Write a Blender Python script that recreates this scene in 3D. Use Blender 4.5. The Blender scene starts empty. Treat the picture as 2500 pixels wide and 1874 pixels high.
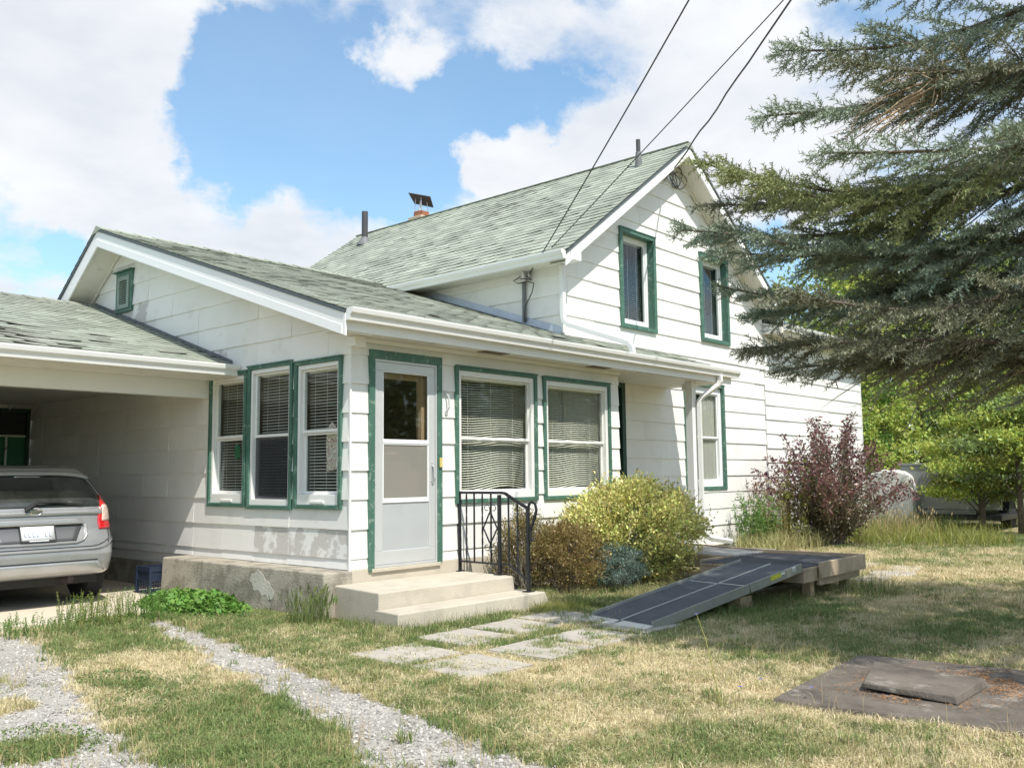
import bpy, bmesh, math, random
import numpy as np
from mathutils import Matrix, Vector

# ---------------------------------------------------------------- camera, sky, sun, exposure
SC = bpy.context.scene
cam_d = bpy.data.cameras.new('camera')
cam = bpy.data.objects.new('camera', cam_d)
SC.collection.objects.link(cam)
SC.camera = cam
cam_d.sensor_width = 36.0
cam_d.lens = 32.06
cam_d.clip_start = 0.05
cam_d.clip_end = 3000
CAMP = Vector((-5.4166, -6.8054, 1.27))
cam.matrix_world = Matrix(((0.66211, -0.06805, -0.74631, CAMP.x),
                           (-0.74934, -0.07390, -0.65805, CAMP.y),
                           (-0.01037, 0.99494, -0.09992, CAMP.z),
                           (0, 0, 0, 1)))
SUN_DIR = Vector((-0.33, -1.0, 1.52)).normalized()       # towards the sun
sun_d = bpy.data.lights.new('sun', 'SUN')
sun_d.energy = 3.7
sun_d.angle = math.radians(0.53)
sun_d.color = (1.0, 0.95, 0.86)
sun = bpy.data.objects.new('sun', sun_d)
SC.collection.objects.link(sun)
sun.rotation_euler = SUN_DIR.to_track_quat('Z', 'Y').to_euler()
SC.view_settings.view_transform = 'Standard'
SC.view_settings.look = 'None'
SC.view_settings.exposure = 0.53
SC.view_settings.gamma = 1.0
try:
    SC.cycles.use_denoising = True
    SC.cycles.max_bounces = 8
    SC.cycles.transparent_max_bounces = 24
    SC.cycles.caustics_reflective = False
    SC.cycles.caustics_refractive = False
except Exception:
    pass

world = bpy.data.worlds.new('World')
SC.world = world
world.use_nodes = True
def build_world():
    nt = world.node_tree; N = nt.nodes; L = nt.links
    N.clear()
    out = N.new('ShaderNodeOutputWorld')
    sky = N.new('ShaderNodeTexSky'); sky.sky_type = 'NISHITA'; sky.sun_disc = False
    sky.sun_elevation = math.asin(SUN_DIR.z)
    sky.sun_rotation = math.atan2(SUN_DIR.x, SUN_DIR.y)
    sky.altitude = 200; sky.air_density = 1.15; sky.dust_density = 0.7; sky.ozone_density = 1.5
    bg = N.new('ShaderNodeBackground'); bg.inputs['Strength'].default_value = 0.15
    tint = N.new('ShaderNodeMix'); tint.data_type = 'RGBA'; tint.blend_type = 'MULTIPLY'; tint.inputs[0].default_value = 1.0; tint.inputs[7].default_value = (.82, .99, 1.0, 1)
    L.new(sky.outputs[0], tint.inputs[6]); L.new(tint.outputs[2], bg.inputs['Color'])
    def M(op, a, b=None, c=None):
        n = N.new('ShaderNodeMath'); n.operation = op
        for i, v in enumerate((a, b, c)):
            if v is None: continue
            if isinstance(v, (int, float)): n.inputs[i].default_value = v
            else: L.new(v, n.inputs[i])
        return n.outputs[0]
    tc = N.new('ShaderNodeTexCoord')
    vec = tc.outputs['Generated']
    nrm = N.new('ShaderNodeVectorMath'); nrm.operation = 'NORMALIZE'; L.new(vec, nrm.inputs[0])
    sep = N.new('ShaderNodeSeparateXYZ'); L.new(nrm.outputs[0], sep.inputs[0])
    zz = M('ADD', M('MAXIMUM', sep.outputs[2], 0.0), 0.16)
    px = M('DIVIDE', sep.outputs[0], zz); py = M('DIVIDE', sep.outputs[1], zz)
    comb = N.new('ShaderNodeCombineXYZ'); L.new(px, comb.inputs[0]); L.new(py, comb.inputs[1])
    def noise(scale, detail, rough, off, src):
        mp = N.new('ShaderNodeVectorMath'); mp.operation = 'ADD'; L.new(src, mp.inputs[0]); mp.inputs[1].default_value = off
        n = N.new('ShaderNodeTexNoise'); n.inputs['Scale'].default_value = scale
        n.inputs['Detail'].default_value = detail; n.inputs['Roughness'].default_value = rough
        L.new(mp.outputs[0], n.inputs['Vector'])
        return n.outputs['Fac']
    # warped direction so that the holes in the cloud cover get ragged edges
    wn = N.new('ShaderNodeTexNoise'); wn.inputs['Scale'].default_value = 7.0; wn.inputs['Detail'].default_value = 9.0
    wn.inputs['Roughness'].default_value = 0.6
    L.new(nrm.outputs[0], wn.inputs['Vector'])
    ws = N.new('ShaderNodeVectorMath'); ws.operation = 'SUBTRACT'; L.new(wn.outputs['Color'], ws.inputs[0]); ws.inputs[1].default_value = (.5, .5, .5)
    wm = N.new('ShaderNodeVectorMath'); wm.operation = 'SCALE'; L.new(ws.outputs[0], wm.inputs[0]); wm.inputs['Scale'].default_value = 0.19
    wa = N.new('ShaderNodeVectorMath'); wa.operation = 'ADD'; L.new(nrm.outputs[0], wa.inputs[0]); L.new(wm.outputs[0], wa.inputs[1])
    wd = N.new('ShaderNodeVectorMath'); wd.operation = 'NORMALIZE'; L.new(wa.outputs[0], wd.inputs[0])
    nz = noise(1.9, 12.0, 0.66, (3.1, 7.7, 0.0), comb.outputs[0])
    cover = M('ADD', M('MULTIPLY', M('SUBTRACT', nz, 0.5), 4.6), 0.36)
    def blob(d, rad, amt):
        nonlocal cover
        dp = N.new('ShaderNodeVectorMath'); dp.operation = 'DOT_PRODUCT'
        L.new(wd.outputs[0], dp.inputs[0]); dp.inputs[1].default_value = Vector(d).normalized()
        mr = N.new('ShaderNodeMapRange'); mr.interpolation_type = 'SMOOTHSTEP'
        L.new(dp.outputs['Value'], mr.inputs[0])
        mr.inputs[1].default_value = math.cos(math.radians(rad)); mr.inputs[2].default_value = math.cos(math.radians(rad * 0.15))
        mr.inputs[3].default_value = 0.0; mr.inputs[4].default_value = amt
        cover = M('ADD', cover, mr.outputs[0])
    for d, r, a in (((0.508,0.789,0.345),6.5,-1.1),
                    ((0.455,0.806,0.378),4.5,-0.9),
                    ((0.464,0.788,0.404),3.5,-0.7),
                    ((0.567,0.759,0.319),6,-1),
                    ((0.611,0.715,0.340),5.5,-1),
                    ((0.628,0.684,0.371),4.5,-0.8),
                    ((0.654,0.641,0.402),4,-0.9),
                    ((0.684,0.603,0.410),3.2,-0.9),
                    ((0.715,0.566,0.410),3,-0.8),
                    ((0.745,0.534,0.400),2.8,-0.8),
                    ((0.537,0.721,0.437),4.2,-0.8),
                    ((0.515,0.753,0.410),4,-0.5),
                    ((0.336,0.915,0.225),3.5,-0.9),
                    ((0.382,0.897,0.223),2.5,-0.7),
                    ((0.891,0.408,0.198),4,-1),
                    ((0.877,0.426,0.223),3,-0.6),
                    ((0.495,0.819,0.290),3.2,-0.6),
                    ((0.656,0.692,0.300),3,-0.7),
                    ((0.341,0.875,0.344),9,0.8),
                    ((0.338,0.843,0.419),9,0.8),
                    ((0.398,0.810,0.430),5,0.6),
                    ((0.434,0.862,0.262),5.5,0.9),
                    ((0.511,0.824,0.246),4.5,0.9),
                    ((0.580,0.775,0.250),4.5,0.9),
                    ((0.344,0.896,0.281),5,0.6),
                    ((0.329,0.925,0.189),3.5,0.8),
                    ((0.590,0.684,0.429),2.8,0.8),
                    ((0.567,0.699,0.435),2,0.5),
                    ((0.594,0.703,0.391),2,0.6),
                    ((0.712,0.609,0.350),5,1.1),
                    ((0.741,0.563,0.366),4.2,1),
                    ((0.681,0.647,0.341),3,0.9),
                    ((0.675,0.581,0.455),4.5,0.8),
                    ((0.787,0.443,0.430),8,0.8),
                    ((0.860,0.382,0.338),8,0.8),
                    ((0.785,0.511,0.350),5,0.8),
                    ((0.493,0.738,0.460),4,0.4),
                    ((0.536,0.788,0.303),2.4,0.5)):
        blob(d, r, a)
    mask = N.new('ShaderNodeMapRange'); mask.interpolation_type = 'SMOOTHSTEP'
    L.new(cover, mask.inputs[0]); mask.inputs[1].default_value = -0.42; mask.inputs[2].default_value = 1.12
    # soft grey bellies inside the clouds
    n2 = noise(2.6, 7.0, 0.55, (11.0, 2.0, 4.0), comb.outputs[0])
    cr = N.new('ShaderNodeValToRGB'); L.new(n2, cr.inputs[0])
    cr.color_ramp.elements[0].position = 0.30; cr.color_ramp.elements[0].color = (0.575, 0.60, 0.645, 1)
    cr.color_ramp.elements[1].position = 0.62; cr.color_ramp.elements[1].color = (0.735, 0.745, 0.76, 1)
    bc = N.new('ShaderNodeBackground'); bc.inputs['Strength'].default_value = 0.95
    L.new(cr.outputs[0], bc.inputs['Color'])
    mix = N.new('ShaderNodeMixShader')
    L.new(M('MAXIMUM', M('MULTIPLY', mask.outputs[0], 0.96), M('MULTIPLY', nz, 0.16)), mix.inputs[0]); L.new(bg.outputs[0], mix.inputs[1]); L.new(bc.outputs[0], mix.inputs[2])
    L.new(mix.outputs[0], out.inputs['Surface'])
build_world()

RND = random.Random(7)
NR = np.random.RandomState(11)

# ---------------------------------------------------------------- helpers
def link(o, parent=None):
    SC.collection.objects.link(o)
    if parent is not None: o.parent = parent
    return o
def tag(o, label=None, cat=None, group=None, kind=None):
    if label: o['label'] = label
    if cat: o['category'] = cat
    if group: o['group'] = group
    if kind: o['kind'] = kind
    return o
def empty(name, loc, label, cat, group=None):
    o = bpy.data.objects.new(name, None); o.empty_display_size = 0.1
    o.location = loc; link(o)
    return tag(o, label, cat, group)
I3 = lambda x, y, z: (x, y, z)
def adopt(o, root):
    """parent without moving (root has only a location)"""
    o.parent = root
    o.matrix_parent_inverse = Matrix.Translation(-Vector(root.location))
    return o

class MB:
    def __init__(s, T=None):
        s.v = []; s.f = []; s.T = T or I3; s.mi = []; s.cur = 0
    def add(s, vs, fs, raw=False):
        b = len(s.v)
        s.v += [tuple(v) if raw else tuple(s.T(*v)) for v in vs]
        s.f += [tuple(i + b for i in f) for f in fs]; s.mi += [s.cur] * len(fs)
    def box(s, x0, x1, y0, y1, z0, z1):
        s.add([(x0, y0, z0), (x1, y0, z0), (x1, y1, z0), (x0, y1, z0), (x0, y0, z1), (x1, y0, z1), (x1, y1, z1), (x0, y1, z1)],
              [(0, 3, 2, 1), (4, 5, 6, 7), (0, 1, 5, 4), (1, 2, 6, 5), (2, 3, 7, 6), (3, 0, 4, 7)])
    def prism(s, bot, top):
        n = len(bot)
        s.add(list(bot) + list(top), [tuple(range(n))[::-1], tuple(range(n, 2 * n))] + [(i, (i + 1) % n, n + (i + 1) % n, n + i) for i in range(n)])
    def tube(s, pts, r, n=8, caps=True, square=False, twist=0):
        pts = [Vector(p) for p in pts]
        rr = r if isinstance(r, (list, tuple)) else [r] * len(pts)
        rings = []; up = None
        for i, p in enumerate(pts):
            a = pts[max(i - 1, 0)]; b = pts[min(i + 1, len(pts) - 1)]
            t = (b - a).normalized()
            if up is None:
                up = Vector((0, 0, 1)) if abs(t.z) < .9 else Vector((1, 0, 0))
            x = t.cross(up)
            if x.length < 1e-4: x = t.cross(Vector((0, 1, 0)))
            x.normalize(); y = x.cross(t).normalized(); up = y
            k = 4 if square else n
            ring = []
            for j in range(k):
                an = 2 * math.pi * (j + (.5 if square else 0)) / k + twist * i
                q = rr[i] * (1.414 if square else 1)
                ring.append(p + x * math.cos(an) * q + y * math.sin(an) * q)
            rings.append(ring)
        k = len(rings[0]); vs = [v for ring in rings for v in ring]; fs = []
        for i in range(len(rings) - 1):
            for j in range(k):
                fs.append((i * k + j, i * k + (j + 1) % k, (i + 1) * k + (j + 1) % k, (i + 1) * k + j))
        if caps: fs += [tuple(range(k))[::-1], tuple(range((len(rings) - 1) * k, len(rings) * k))]
        s.add(vs, fs)
    def build(s, name, mat=None, parent=None, smooth=False, bevel=0, recalc=True, segs=2):
        me = bpy.data.meshes.new(name)
        me.from_pydata(s.v, [], s.f)
        mats = mat if isinstance(mat, (list, tuple)) else [mat]
        for m in mats:
            if m: me.materials.append(m)
        if len(mats) > 1: me.polygons.foreach_set('material_index', s.mi)
        if recalc:
            bm = bmesh.new(); bm.from_mesh(me); bmesh.ops.recalc_face_normals(bm, faces=bm.faces); bm.to_mesh(me); bm.free()
        o = bpy.data.objects.new(name, me); link(o, None)
        if parent is not None:
            if parent.type == 'EMPTY' and parent.parent is None and Vector(parent.location).length > 0: adopt(o, parent)
            else: o.parent = parent
        if smooth: me.polygons.foreach_set('use_smooth', [True] * len(me.polygons))
        if bevel:
            b = o.modifiers.new('bevel', 'BEVEL'); b.width = bevel; b.segments = segs; b.limit_method = 'ANGLE'; b.angle_limit = math.radians(40)
        return o

def np_obj(name, V, F, mat, parent=None, smooth=False):
    """V (n,3) F (m,k) all faces with k corners"""
    me = bpy.data.meshes.new(name)
    V = np.asarray(V, dtype=np.float32); F = np.asarray(F, dtype=np.int32)
    m, k = F.shape
    me.vertices.add(len(V)); me.vertices.foreach_set('co', V.ravel())
    me.loops.add(m * k); me.loops.foreach_set('vertex_index', F.ravel())
    me.polygons.add(m); me.polygons.foreach_set('loop_start', np.arange(0, m * k, k, dtype=np.int32))
    try: me.polygons.foreach_set('loop_total', np.full(m, k, dtype=np.int32))
    except Exception: pass
    if smooth: me.polygons.foreach_set('use_smooth', np.ones(m, dtype=bool))
    me.update(calc_edges=True); me.validate()
    if mat: me.materials.append(mat)
    o = bpy.data.objects.new(name, me); link(o)
    if parent is not None:
        if parent.type == 'EMPTY' and parent.parent is None and Vector(parent.location).length > 0: adopt(o, parent)
        else: o.parent = parent
    return o

def frames(D, roll=None):
    """rotation matrices (n,3,3) whose columns are (dir, side, up)"""
    D = np.asarray(D, float); D = D / (np.linalg.norm(D, axis=1, keepdims=True) + 1e-9)
    up = np.tile([0., 0., 1.], (len(D), 1)); up[np.abs(D[:, 2]) > .95] = [1, 0, 0]
    S = np.cross(up, D); S /= np.linalg.norm(S, axis=1, keepdims=True) + 1e-9
    U = np.cross(D, S)
    if roll is not None:
        c = np.cos(roll)[:, None]; s_ = np.sin(roll)[:, None]
        S, U = S * c + U * s_, U * c - S * s_
    return np.stack([D, S, U], axis=2)
def stamp(TV, TF, P, Rm, Sc):
    TV = np.asarray(TV, float); TF = np.asarray(TF, int); n = len(P); k = len(TV)
    Sc = np.asarray(Sc, float)
    if Sc.ndim == 1: Sc = Sc[:, None]
    V = np.einsum('nij,kj->nki', Rm, TV) * Sc[:, None, :] if Sc.shape[1] == 1 else np.einsum('nij,nkj->nki', Rm, TV[None] * Sc[:, None, :])
    V = V + np.asarray(P, float)[:, None, :]
    F = TF[None] + (np.arange(n) * k)[:, None, None]
    return V.reshape(-1, 3), F.reshape(-1, TF.shape[1])
def vnoise(x, y, seed=0, octs=4, per=.5):
    x = np.asarray(x, float); y = np.asarray(y, float); tot = np.zeros_like(x); amp = 1; s = 0
    for o in range(octs):
        xi = np.floor(x).astype(np.int64); yi = np.floor(y).astype(np.int64); fx = x - xi; fy = y - yi
        fx = fx * fx * (3 - 2 * fx); fy = fy * fy * (3 - 2 * fy)
        def h(a, b):
            n = (a * 374761393 + b * 668265263 + (seed + o) * 974634777) & 0x7fffffff
            n = ((n ^ (n >> 13)) * 1274126177) & 0x7fffffff
            return ((n ^ (n >> 16)) & 0xffff) / 65535.0
        v = (h(xi, yi) * (1 - fx) + h(xi + 1, yi) * fx) * (1 - fy) + (h(xi, yi + 1) * (1 - fx) + h(xi + 1, yi + 1) * fx) * fy
        tot += v * amp; s += amp; amp *= per; x = x * 2.03 + 17.1; y = y * 2.03 + 5.7
    return tot / s
def smooth(a, b, x):
    t = np.clip((x - a) / (b - a), 0, 1); return t * t * (3 - 2 * t)

# ---------------------------------------------------------------- materials
MATS = {}
def mat(name, col, rough=.6, var=.0, vscale=3.0, bump=.0, bscale=40.0, metal=0.0, spec=.5, dirt=None, dscale=1.5, dthr=(.5, .7),
        island=0.0, objrand=0.0, trans=0.0, stretch=None, hue=0.0, dfac=1.0, coat=0.0, detail=6.0):
    m = bpy.data.materials.new(name); m.use_nodes = True; MATS[name] = m
    nt = m.node_tree; N = nt.nodes; L = nt.links; N.clear()
    out = N.new('ShaderNodeOutputMaterial'); b = N.new('ShaderNodeBsdfPrincipled')
    b.inputs['Roughness'].default_value = rough; b.inputs['Metallic'].default_value = metal
    if 'Specular IOR Level' in b.inputs: b.inputs['Specular IOR Level'].default_value = spec
    if coat: b.inputs['Coat Weight'].default_value = coat; b.inputs['Coat Roughness'].default_value = .08
    tc = N.new('ShaderNodeTexCoord'); src = tc.outputs['Object']
    if stretch:
        mp = N.new('ShaderNodeMapping'); mp.inputs['Scale'].default_value = stretch; L.new(src, mp.inputs[0]); src = mp.outputs[0]
    col = tuple(col)
    rgb = N.new('ShaderNodeRGB'); rgb.outputs[0].default_value = (*col, 1); cur = rgb.outputs[0]
    def noise(sc, det=detail, ro=.6):
        n = N.new('ShaderNodeTexNoise'); n.inputs['Scale'].default_value = sc; n.inputs['Detail'].default_value = det
        n.inputs['Roughness'].default_value = ro; L.new(src, n.inputs['Vector']); return n.outputs['Fac']
    def rng(v, a0, a1, b0, b1):
        r = N.new('ShaderNodeMapRange'); L.new(v, r.inputs[0])
        for i, q in enumerate((a0, a1, b0, b1)): r.inputs[i + 1].default_value = q
        return r.outputs[0]
    def scale(cur, fac):
        h = N.new('ShaderNodeHueSaturation'); L.new(cur, h.inputs['Color']); L.new(fac, h.inputs['Value']); return h.outputs[0]
    if var: cur = scale(cur, rng(noise(vscale), .3, .7, 1 - var, 1 + var))
    if island or hue:
        g = N.new('ShaderNodeNewGeometry')
        if island: cur = scale(cur, rng(g.outputs['Random Per Island'], 0, 1, 1 - island, 1 + island))
        if hue:
            h = N.new('ShaderNodeHueSaturation'); L.new(cur, h.inputs['Color'])
            mm = N.new('ShaderNodeMath'); mm.operation = 'MULTIPLY'; mm.inputs[1].default_value = 7.13; L.new(g.outputs['Random Per Island'], mm.inputs[0])
            fr = N.new('ShaderNodeMath'); fr.operation = 'FRACT'; L.new(mm.outputs[0], fr.inputs[0])
            L.new(rng(fr.outputs[0], 0, 1, .5 - hue, .5 + hue), h.inputs['Hue']); cur = h.outputs[0]
    if objrand:
        oi = N.new('ShaderNodeObjectInfo'); cur = scale(cur, rng(oi.outputs['Random'], 0, 1, 1 - objrand, 1 + objrand))
    if dirt is not None:
        mx = N.new('ShaderNodeMix'); mx.data_type = 'RGBA'
        f = rng(noise(dscale, 8, .65), dthr[0], dthr[1], 0, dfac)
        L.new(f, mx.inputs[0]); L.new(cur, mx.inputs[6]); mx.inputs[7].default_value = (*dirt, 1); cur = mx.outputs[2]
    L.new(cur, b.inputs['Base Color'])
    if bump:
        bp = N.new('ShaderNodeBump'); bp.inputs['Strength'].default_value = bump; bp.inputs['Distance'].default_value = .01
        L.new(noise(bscale), bp.inputs['Height']); L.new(bp.outputs[0], b.inputs['Normal'])
    sh = b.outputs[0]
    if trans:
        t = N.new('ShaderNodeBsdfTranslucent'); L.new(cur, t.inputs['Color'])
        ms = N.new('ShaderNodeMixShader'); ms.inputs[0].default_value = trans; L.new(sh, ms.inputs[1]); L.new(t.outputs[0], ms.inputs[2]); sh = ms.outputs[0]
    L.new(sh, out.inputs['Surface'])
    return m
def glass_mat(name, tint=(.965, .985, .975), clear=1.0, rough=.02, refl=.03):
    m = bpy.data.materials.new(name); m.use_nodes = True
    nt = m.node_tree; N = nt.nodes; L = nt.links; N.clear()
    out = N.new('ShaderNodeOutputMaterial'); t = N.new('ShaderNodeBsdfTransparent'); t.inputs[0].default_value = (*[c * clear for c in tint], 1)
    g = N.new('ShaderNodeBsdfGlossy'); g.inputs['Roughness'].default_value = rough; g.inputs[0].default_value = (.9, .93, .95, 1)
    ge = N.new('ShaderNodeNewGeometry'); dt = N.new('ShaderNodeVectorMath'); dt.operation = 'DOT_PRODUCT'; L.new(ge.outputs['Incoming'], dt.inputs[0]); L.new(ge.outputs['Normal'], dt.inputs[1])
    ab = N.new('ShaderNodeMath'); ab.operation = 'ABSOLUTE'; L.new(dt.outputs['Value'], ab.inputs[0])
    om = N.new('ShaderNodeMath'); om.operation = 'SUBTRACT'; om.inputs[0].default_value = 1.0; L.new(ab.outputs[0], om.inputs[1])
    pw = N.new('ShaderNodeMath'); pw.operation = 'POWER'; L.new(om.outputs[0], pw.inputs[0]); pw.inputs[1].default_value = 4.5
    mu = N.new('ShaderNodeMath'); mu.operation = 'MULTIPLY_ADD'; mu.inputs[1].default_value = .9; mu.inputs[2].default_value = refl; L.new(pw.outputs[0], mu.inputs[0])
    mx = N.new('ShaderNodeMixShader'); L.new(mu.outputs[0], mx.inputs[0]); L.new(t.outputs[0], mx.inputs[1]); L.new(g.outputs[0], mx.inputs[2])
    L.new(mx.outputs[0], out.inputs['Surface']); return m

M_SIDING = mat('siding_paint', (.80, .79, .765), .55, var=.035, vscale=1.3, bump=.25, bscale=60, dirt=(.56, .545, .50), dscale=3.2, dthr=(.56, .80), dfac=.6, objrand=.035)
M_SIDING_PEEL = mat('peeled_siding', (.78, .77, .75), .75, var=.05, vscale=2, bump=.4, bscale=80, dirt=(.50, .47, .44), dscale=4.2, dthr=(.44, .50), dfac=.8)
M_TRIM = mat('white_trim', (.82, .82, .81), .4, var=.02, vscale=2, dirt=(.66, .64, .60), dscale=2.5, dthr=(.62, .8), dfac=.5)
M_SOFFIT = mat('soffit_paint', (.74, .72, .66), .6, var=.05, vscale=2.5, dirt=(.34, .34, .30), dscale=4, dthr=(.58, .75), dfac=.7)
M_GUTTER = mat('gutter_metal', (.80, .80, .79), .3, var=.03, vscale=3, dirt=(.60, .58, .53), dscale=3, dthr=(.6, .8), dfac=.5)
M_GREEN = mat('green_paint', (.062, .150, .112), .5, var=.18, vscale=5, bump=.3, bscale=60, dirt=(.26, .34, .28), dscale=16, dthr=(.57, .63), dfac=.6)
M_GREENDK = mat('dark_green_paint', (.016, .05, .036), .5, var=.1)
M_SASH = mat('sash_white', (.80, .80, .78), .45, var=.03, vscale=4, dirt=(.50, .47, .42), dscale=11, dthr=(.62, .72), dfac=.6)
M_VINYL = mat('vinyl_white', (.84, .85, .86), .35)
M_BLIND = mat('blind_slat', (.86, .83, .72), .5, island=.06)
M_BLINDG = mat('blind_slat_grey', (.55, .60, .58), .5, island=.06)
M_GLASS = glass_mat('window_glass')
M_GLASSDK = glass_mat('dark_window_glass', (.85, .92, .90), .92, refl=.10)
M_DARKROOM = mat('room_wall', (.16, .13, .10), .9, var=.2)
M_CURTAIN = mat('curtain_cloth', (.62, .60, .55), .9, trans=.3)
M_ALU = mat('door_aluminium', (.60, .61, .61), .38, metal=.25, var=.04, vscale=4, bump=.1)
M_ALUPANEL = mat('door_lower_panel', (.50, .52, .53), .42, metal=.2, var=.05, vscale=3)
M_SCREEN = mat('hazy_door_pane', (.40, .42, .43), .25, spec=.7, var=.10, vscale=1.3)
M_WOODTAN = mat('tan_door_wood', (.36, .25, .155), .5, var=.2, vscale=4, stretch=(1, 1, .12))
M_SHINGLE = mat('roof_shingle', (.315, .345, .285), .9, var=.16, vscale=1.1, bump=.6, bscale=160, island=.2, objrand=.17, dirt=(.19, .185, .16), dscale=2.6, dthr=(.5, .8), dfac=.6)
M_SHINGLE_W = mat('weathered_shingle', (.30, .315, .265), .92, var=.22, vscale=2.2, bump=.8, bscale=140, island=.16, objrand=.16, dirt=(.14, .14, .12), dscale=6, dthr=(.50, .68), dfac=.75)
M_EDGE = mat('asphalt_edge', (.16, .17, .145), .95, var=.5, vscale=7)
M_EDGEM = mat('main_roof_edge', (.055, .058, .05), .95, var=.3)
M_EDGED = mat('dark_asphalt_edge', (.12, .12, .105), .95, var=.4)
M_UNDER = mat('shingle_underlay', (.05, .052, .05), .95, var=.2)
M_DRIP = mat('drip_edge', (.09, .11, .12), .6, var=.1)
M_CONC = mat('concrete', (.52, .47, .385), .85, var=.10, vscale=2.2, bump=.5, bscale=90, dirt=(.36, .32, .26), dscale=3.2, dthr=(.5, .72), dfac=.6)
M_CONC_OLD = mat('old_concrete', (.40, .365, .30), .9, var=.2, vscale=3, bump=1.0, bscale=55, dirt=(.22, .20, .16), dscale=5, dthr=(.46, .60), dfac=.85)
M_CONC_PATCH = mat('mortar_patch', (.50, .475, .42), .9, var=.2, bump=.7, bscale=40)
M_CONC_DARK = mat('well_slab_concrete', (.135, .115, .095), .92, var=.4, vscale=4, bump=1.0, bscale=30, dirt=(.40, .375, .33), dscale=3.2, dthr=(.57, .68), dfac=.7)
M_PAVER = mat('paver_concrete', (.42, .385, .335), .9, var=.10, vscale=5, bump=.6, bscale=70, objrand=.05)
M_SLAB = mat('carport_floor', (.62, .55, .44), .85, var=.08, vscale=1.4, bump=.3, bscale=60, dirt=(.42, .38, .30), dscale=1.7, dthr=(.55, .75), dfac=.5)
M_IRON = mat('wrought_iron', (.035, .037, .042), .38, metal=.5, var=.3, vscale=14)
M_PIPE = mat('vent_pipe', (.06, .06, .065), .6, var=.2)
M_LEAD = mat('pipe_boot', (.16, .165, .17), .6, var=.3, vscale=12)
M_BRICK = mat('chimney_brick', (.38, .16, .09), .9, var=.2, vscale=9, bump=.5)
M_CAPSTONE = mat('chimney_crown', (.52, .42, .32), .9, var=.15, vscale=6, bump=.5)
M_STEEL = mat('steel', (.55, .55, .55), .35, metal=.8)
M_RUST = mat('rusty_sheet', (.07, .055, .06), .6, metal=.3, var=.3, vscale=10)
M_WIRE = mat('cable', (.05, .05, .055), .6)
M_WOOD = mat('weathered_wood', (.40, .315, .23), .85, var=.22, vscale=5, bump=.6, bscale=30, stretch=(1, 1, 1), objrand=.12)
M_WOODLT = mat('newer_wood', (.42, .31, .20), .8, var=.2, vscale=6, bump=.4, bscale=30, objrand=.08)
M_WOODGR = mat('grey_plank', (.40, .38, .355), .85, var=.22, vscale=9, bump=.6, bscale=30, stretch=(1, .12, 1), objrand=.12)
M_MAT = mat('rubber_mat', (.060, .064, .074), .9, var=.25, vscale=3, bump=.8, bscale=220, dirt=(.17, .165, .16), dscale=2.2, dthr=(.58, .76), dfac=.55)
M_RAMPGRIT = mat('ramp_grit', (.10, .108, .125), .8, var=.14, vscale=2, bump=.9, bscale=260, dirt=(.20, .20, .20), dscale=2.6, dthr=(.60, .78), dfac=.5)
M_RAMPALU = mat('ramp_aluminium', (.33, .335, .305), .5, metal=.35, var=.12, vscale=6)
M_RAMPLIP = mat('ramp_lip', (.72, .72, .71), .45, metal=.3, var=.12, vscale=7)
M_YELLOW = mat('yellow_label', (.60, .60, .05), .6)
M_CREAM = mat('cream_plastic', (.62, .52, .18), .5)
M_BARKS = mat('spruce_bark', (.13, .105, .08), .95, var=.3, vscale=14, bump=1.0, bscale=30)
M_DEADTWIG = mat('dead_twig', (.50, .37, .25), .9, var=.25, vscale=6)
M_GREYTWIG = mat('grey_twig', (.27, .235, .19), .9, var=.25, vscale=6)
# ================================================================ HOUSE
house = empty('house', (0, 0, 0), 'white sided house with green window trim, grey green shingle roofs and a taller gabled part', 'house')
GY = 0.80            # plane of the gable wall
SX = 4.26            # plane of the side wall of the tall part
TF = lambda u, n, z: (u, -n, z)              # front wall of the porch wing
TL = lambda u, n, z: (-n, u, z)              # left gable wall
TG = lambda u, n, z: (u, GY - n, z)          # tall gable wall
TS = lambda u, n, z: (SX - n, u, z)          # side wall of the tall part
def clip(poly, a, b, c):
    out = []
    for i in range(len(poly)):
        p, q = poly[i], poly[(i + 1) % len(poly)]
        dp = a * p[0] + b * p[1] - c; dq = a * q[0] + b * q[1] - c
        if dp <= 0: out.append(p)
        if (dp < 0 < dq) or (dq < 0 < dp):
            t = dp / (dp - dq); out.append((p[0] + t * (q[0] - p[0]), p[1] + t * (q[1] - p[1])))
    return out
def area(p): return abs(sum(p[i][0] * p[(i + 1) % len(p)][1] - p[(i + 1) % len(p)][0] * p[i][1] for i in range(len(p)))) / 2
def cells(u0, u1, za, zb, opens):
    """rectangles of u0..u1 x za..zb that are not in an opening"""
    zs = sorted({za, zb} | {min(max(o[k], za), zb) for o in opens for k in (2, 3)})
    res = []
    for a, b in zip(zs, zs[1:]):
        if b - a < .004: continue
        cur = [(u0, u1)]
        for o in opens:
            if o[2] < b - .002 and o[3] > a + .002:
                nx = []
                for x, y in cur:
                    if o[1] <= x or o[0] >= y: nx.append((x, y)); continue
                    if o[0] > x: nx.append((x, o[0]))
                    if o[1] < y: nx.append((o[1], y))
                cur = nx
        res += [(x, y, a, b) for x, y in cur if y - x > .006]
    return res
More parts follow.
